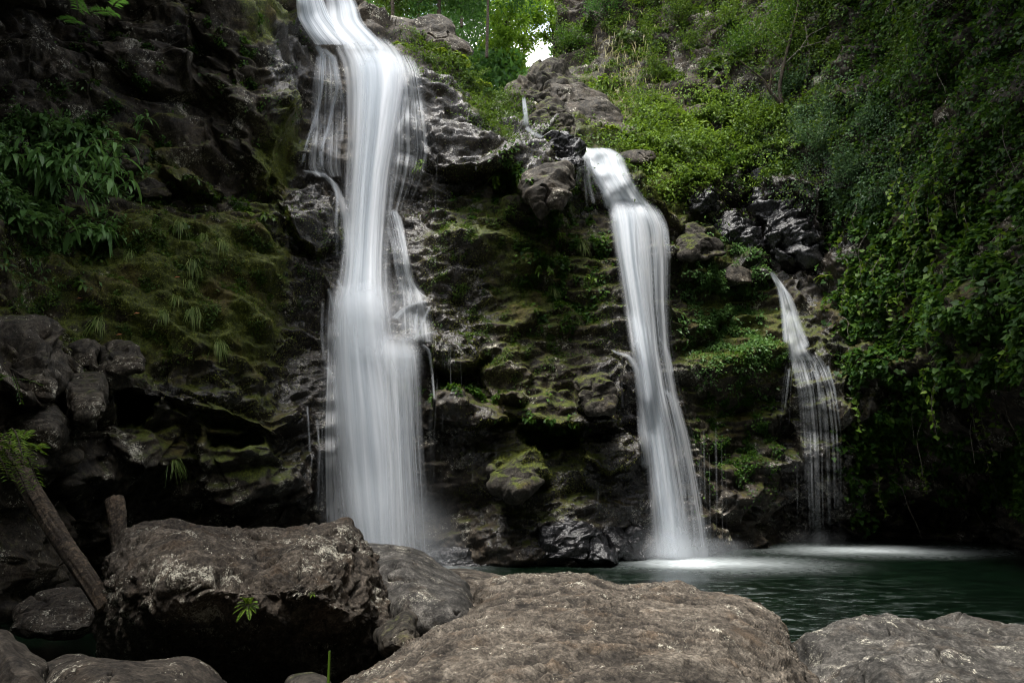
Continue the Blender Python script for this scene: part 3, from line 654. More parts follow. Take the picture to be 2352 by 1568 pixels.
traced('boulder', [(640, 1650), (790, 1568), (860, 1528), (930, 1482), (985, 1445), (1050, 1418), (1078, 1408), (1092, 1380), (1105, 1348), (1128, 1333), (1180, 1325), (1260, 1323), (1345, 1324), (1385, 1340), (1420, 1352), (1460, 1352), (1510, 1340), (1560, 1338), (1590, 1350), (1602, 1362), (1660, 1364), (1715, 1372), (1762, 1392), (1790, 1410), (1812, 1440), (1830, 1490), (1850, 1530), (1905, 1590), (1990, 1700), (1960, 1950), (1300, 2000), (700, 1950)],
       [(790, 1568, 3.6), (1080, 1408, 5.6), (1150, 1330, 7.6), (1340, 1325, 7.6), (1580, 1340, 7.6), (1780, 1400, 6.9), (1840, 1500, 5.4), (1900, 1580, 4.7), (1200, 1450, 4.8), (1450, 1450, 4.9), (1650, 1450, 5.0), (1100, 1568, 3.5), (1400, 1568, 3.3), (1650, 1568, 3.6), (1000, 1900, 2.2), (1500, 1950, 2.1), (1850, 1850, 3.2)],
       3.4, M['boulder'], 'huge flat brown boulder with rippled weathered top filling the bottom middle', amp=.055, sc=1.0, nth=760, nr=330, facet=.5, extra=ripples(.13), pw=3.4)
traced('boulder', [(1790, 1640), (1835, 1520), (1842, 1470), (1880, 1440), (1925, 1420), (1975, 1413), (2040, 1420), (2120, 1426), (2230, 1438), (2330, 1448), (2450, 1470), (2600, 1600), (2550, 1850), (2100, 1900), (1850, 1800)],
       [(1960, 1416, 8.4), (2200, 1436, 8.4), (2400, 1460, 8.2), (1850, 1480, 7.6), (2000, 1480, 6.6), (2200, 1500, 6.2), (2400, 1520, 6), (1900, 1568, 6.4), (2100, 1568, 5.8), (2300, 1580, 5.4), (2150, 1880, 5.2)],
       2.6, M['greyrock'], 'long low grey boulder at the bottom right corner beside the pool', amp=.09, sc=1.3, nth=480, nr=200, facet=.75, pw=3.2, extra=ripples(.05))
traced('boulder', [(60, 1640), (92, 1560), (100, 1528), (180, 1506), (250, 1512), (330, 1518), (370, 1520), (440, 1522), (480, 1545), (515, 1580), (560, 1700), (300, 1760), (100, 1740)],
       [(180, 1508, 5.0), (420, 1522, 5.0), (250, 1560, 4.2), (300, 1740, 3.8)], 1.6, M['darkrock'], 'low brown rock along the bottom edge under the lichened boulder', amp=.07, sc=2, nth=300, nr=90, facet=.35, lich=lambda x, y, n: .5+0*x)
traced('boulder', [(-80, 1480), (0, 1455), (22, 1466), (55, 1500), (98, 1532), (110, 1600), (60, 1720), (-100, 1720)],
       [(0, 1460, 4.6), (60, 1540, 4.2), (0, 1700, 3.9)], 1.4, M['darkrock'], 'dark pointed rock in the bottom left corner', amp=.07, sc=2, nth=240, nr=80, facet=.35, lich=lambda x, y, n: .8+0*x)
traced('rock', [(872, 1462), (895, 1440), (925, 1418), (940, 1420), (950, 1445), (958, 1470), (930, 1500), (880, 1490)],
       [(900, 1440, 6.5), (940, 1480, 6.2), (890, 1480, 6.3)], .6, M['crag'], 'small angular stone jammed in the gap between two big boulders', 'rock', amp=.04, sc=3, nth=160, nr=50, facet=.8)
traced('rock', [(665, 1568), (690, 1555), (720, 1552), (745, 1562), (770, 1590), (760, 1660), (680, 1660)],
       [(700, 1560, 4.3), (720, 1640, 4.1), (750, 1600, 4.2)], .5, M['crag'], 'tiny dark rock tip at the bottom edge beside the green stem', 'rock', amp=.03, sc=3, nth=120, nr=40, facet=.6)
traced('rock', [(10, 1440), (40, 1402), (110, 1372), (180, 1356), (225, 1372), (240, 1440), (180, 1462), (60, 1466)], [(40, 1405, 9.6), (200, 1360, 9.8), (60, 1455, 8.9), (200, 1455, 9.0)], 1.3, M['darkrock'], 'low dark rock in the shadow below the foot of the leaning log', 'rock', amp=.07, sc=2, nth=200, nr=60, facet=.8)
# rocks on and above the cliff
def near(px, py, off=.3): return float(cY(px, py, 2))-off
def crag(outline, label, mat='crag', Y=None, thick=1.2, amp=.15, sc=1.2, facet=.8, slope=None, name='boulder', off=.45):
    O = np.array(outline, float); c = O.mean(0); h = np.ptp(O[:, 1])
    Yc = Y if Y is not None else near(c[0], c[1], off)
    s = slope if slope is not None else .35*h/1568*Yc
    traced(name, outline, [(c[0], O[:, 1].min(), Yc+s), (O[:, 0].min(), c[1], Yc+.1), (O[:, 0].max(), c[1], Yc+.1), (c[0], O[:, 1].max(), Yc-.1*s)], thick, M[mat], label,
           'rock' if name == 'rock' else 'boulder', amp=amp*1.25, sc=sc, nth=240, nr=80, facet=facet*1.35, pw=3.2)
crag([(868, 42), (940, 50), (1000, 42), (1035, 52), (1055, 85), (1085, 102), (1090, 130), (1000, 125), (930, 100), (880, 70)], 'broad brown boulder on the skyline right of the main fall', Y=25.6, thick=2.2, amp=.2, sc=.8, facet=.3)
crag([(555, -20), (640, -30), (645, 0), (625, 22), (590, 28), (570, 18)], 'brown rounded rock at the top edge left of the main fall', Y=21.6, amp=.1)
crag([(1180, 215), (1195, 180), (1225, 163), (1262, 165), (1300, 185), (1345, 205), (1330, 250), (1290, 262), (1230, 262), (1195, 240)], 'grey rock hump below the sky gap, above the small trickle', 'mossy', Y=26.5, thick=2.5, amp=.22, sc=.8)
crag([(1260, 185), (1330, 195), (1390, 225), (1440, 270), (1470, 310), (1440, 340), (1370, 325), (1310, 290), (1262, 240)], 'sloping grey slab with a moss streak above the right fall', 'crag', Y=25.6, thick=2.5, amp=.18, sc=.8, facet=.3)
crag([(1222, 240), (1262, 232), (1300, 250), (1330, 290), (1320, 320), (1260, 312), (1228, 290)], 'mossy rock step right of the small trickle', 'mossy', Y=25.0, thick=1.2, amp=.14, sc=1.0)
crag([(1420, 352), (1460, 345), (1500, 348), (1506, 365), (1480, 378), (1440, 375)], 'smooth pale brown rock at the lip of the right fall', 'crag', thick=.8, amp=.05, facet=.2)
crag([(1240, 318), (1290, 312), (1330, 340), (1345, 380), (1310, 395), (1262, 360)], 'shiny wet rock just left of the right fall lip', 'wetrock', thick=1.2, amp=.12, sc=1.5)
crag([(1562, 530), (1590, 518), (1622, 528), (1625, 545), (1600, 552), (1570, 550)], 'small moss topped rock above the stacked pale ledges', 'mossy', thick=.6, amp=.06)
crag([(1560, 552), (1610, 548), (1660, 565), (1665, 585), (1610, 595), (1560, 590)], 'pale layered rock stacked under the moss topped rock', 'mossy', thick=.8, amp=.08)
crag([(1655, 615), (1685, 605), (1720, 622), (1728, 650), (1690, 652), (1655, 640)], 'round brown stone beside the third fall head', 'crag', thick=.7, amp=.06, facet=.2)
crag([(1745, 400), (1830, 392), (1898, 430), (1902, 500), (1870, 560), (1850, 600), (1780, 600), (1748, 540), (1738, 460)], 'large wet dark slab above the third fall', 'wetrock', thick=1.6, amp=.22, sc=1.0, facet=.7)
crag([(1590, 440), (1640, 425), (1650, 470), (1610, 500), (1592, 480)], 'dark rounded rock under the hanging shrubs left of the wet slab', 'wetrock', thick=1, amp=.1)
crag([(1600, 500), (1680, 490), (1720, 520), (1760, 560), (1740, 585), (1680, 560), (1620, 545)], 'glossy wet ledge rock below the wet slab', 'wetrock', thick=.8, amp=.12)
crag([(135, 858), (180, 852), (238, 856), (247, 905), (238, 945), (205, 982), (165, 972), (150, 930)], 'squared brown block jutting out at the left of the cliff', 'crag', thick=1.6, amp=.07, sc=1.2, facet=.5, slope=1.0, off=.7)
crag([(165, 795), (205, 785), (228, 800), (232, 850), (160, 850)], 'upright brown block behind the squared block', 'crag', thick=.9, amp=.06, facet=.5)
crag([(240, 800), (300, 788), (325, 815), (330, 850), (270, 862), (235, 845)], 'fractured brown rock right of the upright block', 'crag', thick=.9, amp=.09, facet=.7)
crag([(-30, 745), (40, 760), (90, 770), (125, 830), (132, 920), (80, 930), (20, 880), (-30, 860)], 'lichen spotted grey rock at the left edge above the log', 'crag', thick=1.2, amp=.12, facet=.7)
crag([(-30, 895), (50, 900), (110, 950), (140, 1000), (128, 1040), (40, 1020), (-30, 1000)], 'dark slanting rock below the lichen spotted grey rock', 'crag', thick=1.1, amp=.1, facet=.6)
crag([(245, 330), (290, 322), (335, 340), (342, 385), (310, 402), (262, 392)], 'mossy boulder among the left plants on the upper ledge', 'mossy', thick=1.1, amp=.12, facet=.5)
crag([(300, 405), (345, 402), (388, 425), (395, 455), (330, 462), (300, 440)], 'dark moss capped rock below the mossy boulder', 'mossy', thick=.8, amp=.08)
crag([(1195, 395), (1250, 370), (1300, 385), (1312, 430), (1295, 485), (1240, 505), (1205, 460)], 'bulging brown boulder hanging left of the right fall', 'crag', thick=1.6, amp=.12, sc=1.0, facet=.6, off=.2)
crag([(1210, 1270), (1240, 1225), (1290, 1195), (1340, 1200), (1360, 1240), (1400, 1260), (1440, 1300), (1200, 1305)], 'wet rubble boulder at the foot of the centre cliff', 'wetrock', thick=1.4, amp=.16, facet=.6, off=.5)
crag([(1370, 1215), (1410, 1200), (1450, 1225), (1470, 1285), (1400, 1290)], 'dark wet rock at the waterline left of the right fall', 'wetrock', thick=1.0, amp=.1)
crag([(1438, 1210), (1465, 1200), (1485, 1225), (1490, 1290), (1445, 1290)], 'small dripping rock touching the foot of the right fall', 'wetrock', thick=.7, amp=.08)
crag([(960, 1290), (1010, 1260), (1080, 1250), (1130, 1280), (1190, 1310), (1000, 1320)], 'low black rock at the foot of the cliff behind the flat boulder', 'wetrock', thick=1.0, amp=.12)
crag([(1320, 872), (1385, 868), (1412, 900), (1405, 945), (1350, 955), (1322, 925)], 'mossy knob of rock on the centre cliff ledge', 'mossy', thick=1, amp=.1)
crag([(1130, 1075), (1185, 1050), (1235, 1070), (1250, 1105), (1190, 1135), (1135, 1115)], 'green mossy rock in the lower middle of the cliff', 'mossy', thick=.9, amp=.1)

# ------------------------------------------------------------------ falling water
def sheet(name, rows, mat, parent, loc, nu=40, nv=140, bulge=.25, off=.15, ridge=.05, useed=0, edge=.18, minY=True, ends=(.05, .03), rag_=.25, dn_k=1.0):
    """rows: (py, x left, x right, Y or None, density); a curved curtain standing off the rock"""
    R = np.array([[r[0], r[1], r[2], 0 if r[3] is None else r[3], r[4]] for r in rows], float); auto = rows[0][3] is None
    t = np.linspace(R[0, 0], R[-1, 0], nv)
    def itp(k):
        a = np.interp(t, R[:, 0], R[:, k]); kk = 5; return np.convolve(np.pad(a, kk, 'edge'), np.ones(2*kk+1)/(2*kk+1), 'valid')
    xl, xr, Yv, dn = itp(1), itp(2), itp(3), itp(4)
    u = np.linspace(0, 1, nu); X = xl[:, None]+(xr-xl)[:, None]*u; Y0 = t[:, None]*np.ones(nu)
    ck = cY(X, Y0, 1)
    if auto:
        Yr = ck-off
    else:
        Yr = np.minimum(Yv[:, None]*np.ones(nu), ck-off) if minY else Yv[:, None]*np.ones(nu)
    for _ in range(16):                         # water smooths the rock it runs over
        Yr[1:-1] = (np.minimum(Yr[1:-1], (Yr[:-2]+Yr[1:-1]+Yr[2:])/3) if _ < 8 else (Yr[:-2]+Yr[1:-1]+Yr[2:])/3)
        Yr[:, 1:-1] = (Yr[:, :-2]+Yr[:, 1:-1]+Yr[:, 2:])/3
    if not auto:                                # falling free: no echo of the ledges behind
        kk = max(3, nv//22); S_ = np.stack([np.pad(Yr, ((kk, kk), (0, 0)), 'edge')[a:a+nv] for a in range(2*kk+1)]).min(0)
        Cc = np.cumsum(np.pad(S_, ((kk+1, kk), (0, 0)), 'edge'), 0); Yr = (Cc[2*kk+1:]-Cc[:-2*kk-1])/(2*kk+1)
        for _ in range(8): Yr[:, 1:-1] = (Yr[:, :-2]+Yr[:, 1:-1]+Yr[:, 2:])/3
    q = np.stack([(u*nu*.22+useed)[None]*np.ones((nv, 1)), (t*.006)[:, None]*np.ones(nu), 0*X+useed], -1).reshape(-1, 3)
    Yr = Yr-bulge*(1-(2*u-1)**2)[None]-ridge*(noise3(q*.8, 3)+.35*noise3(q*2, 4)).reshape(nv, nu)
    V = W(X, Y0, Yr)
    e = sstep(0, edge, u)*sstep(0, edge, 1-u); rag = fbm(q*np.array([1, .6, 1]), 1.5, 3, 12).reshape(nv, nu)
    e = e*(sstep(0, ends[0], np.linspace(0, 1, nv))*sstep(0, ends[1]+1e-6, np.linspace(1, 0, nv)))[:, None]
    den = np.clip((dn_k*dn[:, None]+rag*rag_)*e, 0, 1.3)
    hgt = np.concatenate([[0], np.cumsum(np.linalg.norm(np.diff(V[:, nu//2], axis=0), axis=1))])
    wid = np.linalg.norm(V[nv//2, -1]-V[nv//2, 0])
    UV = np.stack([(u[None]*max(wid, .15)/3+useed*.37)*np.ones((nv, 1)), (hgt/6)[:, None]*np.ones(nu)], -1).reshape(-1, 2)
    i = np.arange(nv*nu).reshape(nv, nu)
    V = V.reshape(-1, 3)-np.array(loc)
    return mesh_obj(name, V, np.stack([i[:-1, :-1], i[1:, :-1], i[1:, 1:], i[:-1, 1:]], -1).reshape(-1, 4), M[mat], parent, True, {'dens': den.ravel()}, UV)
def strand(name, pts, wd, den, parent, loc, off=.12, mat='thread', seed=0, free=None):
    """a narrow rivulet along photo positions; wd in photo pixels"""
    P = np.array(pts, float); s = np.concatenate([[0], np.cumsum(np.hypot(*np.diff(P, axis=0).T))]); n = max(6, int(s[-1]/6))
    t = np.linspace(0, s[-1], n); x = np.interp(t, s, P[:, 0]); y = np.interp(t, s, P[:, 1])
    x = np.convolve(np.pad(x, 2, 'edge'), np.ones(5)/5, 'valid'); wv = np.interp(t/s[-1], np.linspace(0, 1, len(wd)), wd) if hasattr(wd, '__len__') else np.full(n, float(wd))
    dv_ = np.interp(t/s[-1], np.linspace(0, 1, len(den)), den) if hasattr(den, '__len__') else np.full(n, float(den))
    x = x+RG.normal(size=n).cumsum()*.12
    tx, ty = np.gradient(x), np.gradient(y); l = np.hypot(tx, ty)+1e-6; nx, ny = -ty/l, tx/l
    u = np.linspace(-1, 1, 7); X = x[:, None]+nx[:, None]*wv[:, None]*.5*u; Y_ = y[:, None]+ny[:, None]*wv[:, None]*.5*u
    Yr = (cY(x, y, 1)-off) if free is None else np.interp(t/s[-1], np.linspace(0, 1, len(free)), free)
    for _ in range(8): Yr[1:-1] = np.minimum(Yr[1:-1], (Yr[:-2]+Yr[1:-1]+Yr[2:])/3)
    for _ in range(30): Yr[1:-1] = (Yr[:-2]+Yr[1:-1]+Yr[2:])/3
    X = 2*X*.5+(X-x[:, None])*.5; V = W(X, Y_, Yr[:, None]-.04*(1-u*u))
    den_ = (.62 if np.max(wd) > 5 else .26)*dv_[:, None]*(1-u*u)**1.2*(1+.25*fbm(np.stack([t*.03, 0*t+seed, 0*t], -1), 1, 3, 4))[:, None]; ends = sstep(0, .04, t/s[-1])*sstep(0, .06, 1-t/s[-1]); den_ = den_*ends[:, None]
    UV = np.stack([u*.1+seed*.7+0*X, (t/1568*20/6)[:, None]+0*X], -1).reshape(-1, 2); i = np.arange(n*7).reshape(n, 7)
    return mesh_obj(name, V.reshape(-1, 3)-np.array(loc), np.stack([i[:-1, :-1], i[1:, :-1], i[1:, 1:], i[:-1, 1:]], -1).reshape(-1, 4), M[mat], parent, True, {'dens': den_.ravel()}, UV)

# main fall
l1 = ground_pt(880, 1300); l1 = np.array([l1[0], l1[1], 0]); w1 = empty('waterfall', l1, 'tallest white waterfall, left of centre, falling behind the lichened boulder', 'waterfall')
sheet('crest', [(-30, 676, 740, 24.2, .9), (0, 676, 748, 24, .95), (40, 678, 765, 23.6, .95), (80, 700, 800, 23.1, .8), (105, 720, 830, 22.7, .5)], 'fall', w1, l1, 40, 60, .2, useed=1)
sheet('crest', [(-30, 735, 800, 24.6, .5), (5, 745, 822, 24.3, .9), (50, 745, 835, 23.7, .95), (85, 770, 870, 22.9, .9), (115, 790, 900, 22.5, .7)], 'fall', w1, l1, 40, 60, .25, useed=3)
main = [(70, 760, 880, 23.0, .75), (100, 760, 915, 22.6, .9), (125, 775, 935, 22.1, 1.0), (150, 785, 945, 21.7, 1.0), (200, 792, 940, 21.35, .98), (300, 794, 922, 21.1, .84), (400, 793, 900, 20.9, .78), (500, 788, 890, 20.6, .78), (600, 782, 885, 20.3, .8), (660, 772, 888, 19.9, .95), (700, 760, 895, 19.6, 1), (760, 752, 905, 19.3, 1), (850, 750, 925, 19.1, 1), (950, 752, 945, 19, .98), (1050, 758, 955, 18.9, .98), (1150, 770, 955, 18.9, .97), (1230, 790, 945, 18.8, .95), (1320, 800, 950, 18.8, .95)]
widen = lambda rows, a, b, dy=0, k=1: [(r[0], r[1]-a, r[2]+b, r[3]+dy, r[4]*k) for r in rows]
sheet('water_curtain', widen(main, 9, 8), 'fall', w1, l1, 90, 300, .4, useed=5, ridge=.05, edge=.38)
sheet('water_curtain', widen(main[1:], 0, -4, -.25, .8), 'fall', w1, l1, 60, 260, .3, useed=9, ridge=.05, edge=.42)
sheet('water_curtain', widen(main[1:], 26, 34, .2, .32), 'veil', w1, l1, 90, 260, .3, useed=10, ridge=.04, edge=.4)
sheet('splash', [(625, 750, 900, 20.2, .2), (660, 742, 915, 19.6, .6), (700, 738, 925, 19.3, .6), (740, 740, 930, 19.1, .5), (800, 745, 935, 19, .4), (860, 745, 940, 19, .2)], 'mist', w1, l1, 50, 60, .6, useed=11, edge=.45, ends=(.3, .3))
sheet('splash', [(750, 850, 960, 19.3, .2), (790, 845, 975, 18.9, .5), (820, 845, 985, 18.7, .45), (900, 860, 990, 18.6, .2)], 'mist', w1, l1, 50, 60, .4, useed=13, edge=.4, ends=(.3, .4))
sheet('water_veil', [(120, 880, 950, None, .5), (160, 890, 975, None, .55), (230, 890, 990, None, .5), (300, 880, 1005, None, .42), (350, 880, 1010, None, .34), (420, 875, 990, None, .22), (490, 875, 950, None, .1)], 'veil', w1, l1, 60, 160, .1, off=.5, useed=12, dn_k=.8, rag_=.15, edge=.35)
sheet('water_veil', [(475, 880, 915, None, .5), (560, 893, 942, None, .55), (640, 905, 955, None, .55), (680, 900, 985, None, .6), (730, 895, 1000, None, .55), (790, 900, 1005, None, .5)], 'veil', w1, l1, 60, 120, .1, off=.3, useed=14, dn_k=.75, edge=.35)
sheet('water_veil', [(120, 720, 780, None, .4), (200, 705, 800, None, .28), (300, 700, 800, None, .25), (390, 690, 800, None, .3), (410, 720, 800, None, .25)], 'veil', w1, l1, 50, 120, .1, off=.25, useed=15, dn_k=1.0, rag_=.15, edge=.35)
sheet('water_veil', [(620, 765, 800, None, .3), (660, 745, 800, None, .5), (700, 735, 800, None, .6), (850, 730, 800, None, .5), (1000, 722, 800, None, .45), (1200, 715, 830, None, .4), (1320, 720, 850, None, .35)], 'veil', w1, l1, 50, 200, .15, off=.6, useed=18, ends=(.15, .02), dn_k=.5, rag_=.15, edge=.35)
sheet('lower_curtain', [(775, 870, 950, 19.3, .55), (790, 865, 962, 19.0, .95), (815, 862, 972, 18.8, .9), (900, 865, 978, 18.6, .72), (1000, 870, 982, 18.5, .6), (1150, 875, 992, 18.4, .5), (1320, 880, 1005, 18.4, .45)], 'veil', w1, l1, 90, 240, .35, useed=21, edge=.4, ends=(.08, .01), dn_k=1.15)
for k, (pts, wd, den) in enumerate([
    ([(722, 98), (742, 130), (738, 200), (728, 260), (705, 330), (692, 385)], (14, 8, 7, 8), (.9, .8, .6, .7)),
    ([(735, 110), (765, 135), (775, 200), (760, 260), (752, 300), (735, 345), (738, 392)], (16, 9, 8, 9), (.9, .75, .7, .8)),
    ([(742, 150), (738, 220), (722, 290), (716, 340)], (6, 5), (.5, .4)),
    ([(760, 180), (752, 260), (730, 310), (712, 350), (712, 390)], 5, (.5, .5)),
    ([(690, 300), (686, 392)], 4, .45), ([(700, 320), (702, 390)], 5, .5), ([(775, 150), (790, 240), (785, 330)], 6, .4),
    ([(690, 392), (720, 396), (745, 402), (770, 425), (788, 470), (800, 540), (804, 600)], (8, 12, 16, 22, 26), (.6, .8, .85, .8)),
    ([(735, 396), (762, 412), (775, 450), (772, 520), (778, 600)], (6, 10), (.5, .3)),
    ([(895, 482), (915, 500), (922, 540), (930, 600), (935, 640), (960, 672), (985, 690)], (14, 14, 9, 8), (.75, .8, .7, .5)),
    ([(890, 520), (905, 560), (912, 620), (925, 680)], (10, 7), (.5, .5)),
    ([(940, 640), (945, 680), (935, 700)], 8, .6), ([(985, 692), (950, 698), (925, 712), (905, 735)], (8, 10, 16), (.7, .8, .9)),
    ([(990, 700), (975, 730), (962, 760), (950, 785)], (7, 5), (.5, .4)), ([(1010, 760), (975, 768), (945, 776), (915, 785)], (6, 8, 12), (.55, .7, .8)),
    ([(960, 705), (955, 740), (948, 775)], 6, .5), ([(770, 640), (785, 660), (800, 690)], 9, .7), ([(752, 660), (765, 700), (768, 740)], 9, .6),
    ([(740, 842), (755, 846), (768, 870), (775, 930), (782, 1010)], (6, 12, 16, 22), (.7, .9, .8, .6)),
    ([(742, 690), (738, 760), (745, 830)], 8, .4), ([(965, 790), (985, 800), (992, 850), (998, 920)], (8, 6, 5), (.7, .5, .3)),
    ([(705, 930), (709, 980), (712, 1040)], (6, 5, 7), (.5, .5, .4)), ([(718, 1040), (712, 1100), (710, 1180)], 5, (.5, .4)),
    ([(728, 960), (735, 1040), (730, 1180)], 6, (.4, .4))]):
    strand('rivulet', pts, wd, den, w1, l1, seed=k)
for k in range(26):
    x = 985+rnd.random()*40 if k < 9 else 895+rnd.random()*125
    y0, ln = (rnd.uniform(860, 980), rnd.uniform(200, 330)) if k < 9 else (rnd.uniform(240, 380), rnd.uniform(60, 170))
    strand('rivulet', [(x, y0), (x+rnd.uniform(-8, 0), y0+ln*.5), (x+rnd.uniform(-10, 0), y0+ln)], rnd.uniform(2, 3.4), rnd.uniform(.25, .5), w1, l1, off=.35, seed=k+40)

def spray(parent, loc, px, py, Y, rx, ry, dens, seed):
    sheet('spray', [(py-ry, px-rx*.55, px+rx*.55, Y, dens*.3), (py-ry*.5, px-rx*.9, px+rx*.9, Y, dens*.8), (py, px-rx, px+rx, Y, dens), (py+ry*.6, px-rx, px+rx, Y, dens)], 'mist', parent, loc, 30, 40, .6, useed=seed, edge=.5, ends=(.5, .15), minY=False, rag_=.06)
for k, (px, py, Y, rx, ry, dn_) in enumerate([(900, 1230, 18.3, 190, 230, .30), (960, 1250, 18.0, 160, 170, .26), (830, 1190, 18.4, 130, 200, .2), (850, 690, 19.0, 130, 90, .28), (900, 790, 18.7, 110, 70, .22)]): spray(w1, l1, px, py, Y, rx, ry, dn_, 100+k*3)
# right fall
l2 = ground_pt(1560, 1285); l2 = np.array([l2[0], l2[1], 0]); w2 = empty('waterfall', l2, 'middle sized white waterfall right of centre, landing in the pool', 'waterfall')
sheet('crest', [(338, 1322, 1400, None, .8), (352, 1325, 1440, None, .95), (400, 1345, 1455, None, .85), (440, 1372, 1478, None, .85), (475, 1385, 1505, None, .9), (500, 1392, 1520, None, .8), (530, 1400, 1530, None, .5)], 'fall', w2, l2, 60, 90, .15, off=.25, useed=31, edge=.3, ends=(.03, .2))
sheet('water_curtain', [(455, 1385, 1500, 22.6, .75), (480, 1390, 1525, 22.2, .95), (520, 1398, 1545, 21.9, .85), (600, 1414, 1548, 21.6, .72), (700, 1432, 1545, 21.4, .6), (800, 1450, 1550, 21.3, .55), (900, 1465, 1568, 21.2, .55), (1000, 1475, 1600, 21.2, .5), (1100, 1486, 1622, 21.2, .4), (1200, 1494, 1642, 21.2, .34), (1290, 1496, 1655, 21.2, .3)], 'veil', w2, l2, 80, 260, .3, useed=34, edge=.3)
sheet('water_curtain', [(480, 1380, 1500, 22.1, .5), (600, 1405, 1500, 21.6, .4), (800, 1438, 1522, 21.4, .35), (1000, 1466, 1555, 21.2, .45), (1290, 1488, 1612, 21.1, .5)], 'fall', w2, l2, 60, 200, .3, useed=35, edge=.45)
sheet('water_curtain', [(460, 1388, 1470, 22.4, .8), (500, 1396, 1480, 21.9, .95), (600, 1414, 1482, 21.5, .95), (700, 1432, 1495, 21.3, .92), (800, 1448, 1510, 21.15, .92), (900, 1463, 1528, 21.1, .97), (1000, 1474, 1545, 21.05, 1), (1100, 1486, 1562, 21, 1), (1200, 1495, 1580, 21, 1), (1290, 1500, 1592, 21, 1)], 'fall', w2, l2, 60, 240, .3, useed=37, edge=.45, dn_k=1.05)
for k, (pts, wd, den) in enumerate([
    ([(1350, 370), (1352, 420), (1365, 470)], 9, .5), ([(1342, 360), (1345, 430), (1350, 480)], 6, .35), ([(1330, 345), (1365, 385), (1390, 440), (1400, 480)], (12, 18, 20), .9),
    ([(1400, 800), (1420, 812), (1445, 818), (1465, 850), (1475, 920), (1482, 1000), (1490, 1080)], (6, 14, 20, 26, 30), (.6, .9, .95, .9, .6)),
    ([(1430, 815), (1428, 870), (1430, 940)], 5, .45), ([(1510, 770), (1530, 800), (1540, 830), (1545, 860)], (6, 7), .6), ([(1515, 895), (1540, 905), (1552, 950), (1560, 1020), (1575, 1150)], (12, 14, 12, 10), (.9, .8, .6, .4)),
    ([(1525, 960), (1545, 985), (1560, 1040)], 8, .6),
    ([(1470, 470), (1510, 490), (1530, 530), (1540, 600)], (14, 12, 8), (.8, .6, .3)), ([(1500, 480), (1520, 520), (1532, 600)], (10, 6), (.4, .2))]):
    strand('rivulet', pts, wd, den, w2, l2, seed=k+70, off=.3)
for k in range(24):
    x = rnd.uniform(1550, 1668); y0 = rnd.uniform(960, 1060)
    strand('rivulet', [(x, y0), (x+2, y0+120), (x+3, min(1255, y0+rnd.uniform(140, 260)))], rnd.uniform(2, 5), rnd.uniform(.2, .4), w2, l2, off=.5, seed=k+90)
for k, (px, py, Y, rx, ry, dn_) in enumerate([(1560, 1240, 20.4, 120, 110, .4), (1590, 1262, 20.0, 190, 45, .4), (1540, 1250, 20.6, 90, 60, .35)]): spray(w2, l2, px, py, Y, rx, ry, dn_, 130+k*3)
# third fall
l3 = ground_pt(1890, 1250); l3 = np.array([l3[0], l3[1], 0]); w3 = empty('waterfall', l3, 'smallest thin waterfall on the right, fanning over a round ledge', 'waterfall')
sheet('crest', [(622, 1765, 1776, None, .8), (660, 1780, 1808, None, .85), (720, 1794, 1832, None, .65), (780, 1800, 1852, None, .6), (815, 1800, 1872, None, .75), (830, 1800, 1890, None, .6)], 'veil', w3, l3, 40, 100, .08, off=.25, useed=51, dn_k=.9, edge=.3)
sheet('water_curtain', [(806, 1800, 1880, None, .5), (822, 1803, 1895, None, .85), (850, 1808, 1912, None, .6), (900, 1818, 1930, None, .42), (980, 1822, 1942, None, .3), (1060, 1825, 1945, None, .25), (1245, 1828, 1950, None, .2)], 'veil', w3, l3, 70, 160, .15, off=.35, useed=54, dn_k=.5, rag_=.12)
for k in range(26):
    x = rnd.uniform(1806, 1905); y0 = rnd.uniform(822, 840)+abs(x-1850)*.15; x2 = x+(x-1840)*.5
    if k < 12: strand('rivulet', [(x, y0), (x+(x2-x)*.5, y0+50), (x2, y0+rnd.uniform(90, 200))], rnd.uniform(3, 6), (rnd.uniform(.5, .8), .3), w3, l3, off=.4, seed=k+120)
    else:
        x = rnd.uniform(1825, 1945); y0 = rnd.uniform(1000, 1070); strand('rivulet', [(x, y0), (x+2, y0+90), (x+4, rnd.uniform(1180, 1240))], rnd.uniform(2, 4.5), rnd.uniform(.3, .55), w3, l3, off=.6, seed=k+120)
strand('rivulet', [(1768, 622), (1790, 655), (1800, 720), (1806, 790)], (8, 12, 12), .8, w3, l3, seed=160, off=.35)
strand('rivulet', [(1780, 640), (1812, 680), (1830, 740), (1855, 800)], (8, 14, 12), .7, w3, l3, seed=161, off=.35)
spray(w3, l3, 1885, 1238, 24.9, 150, 40, .12, 150)
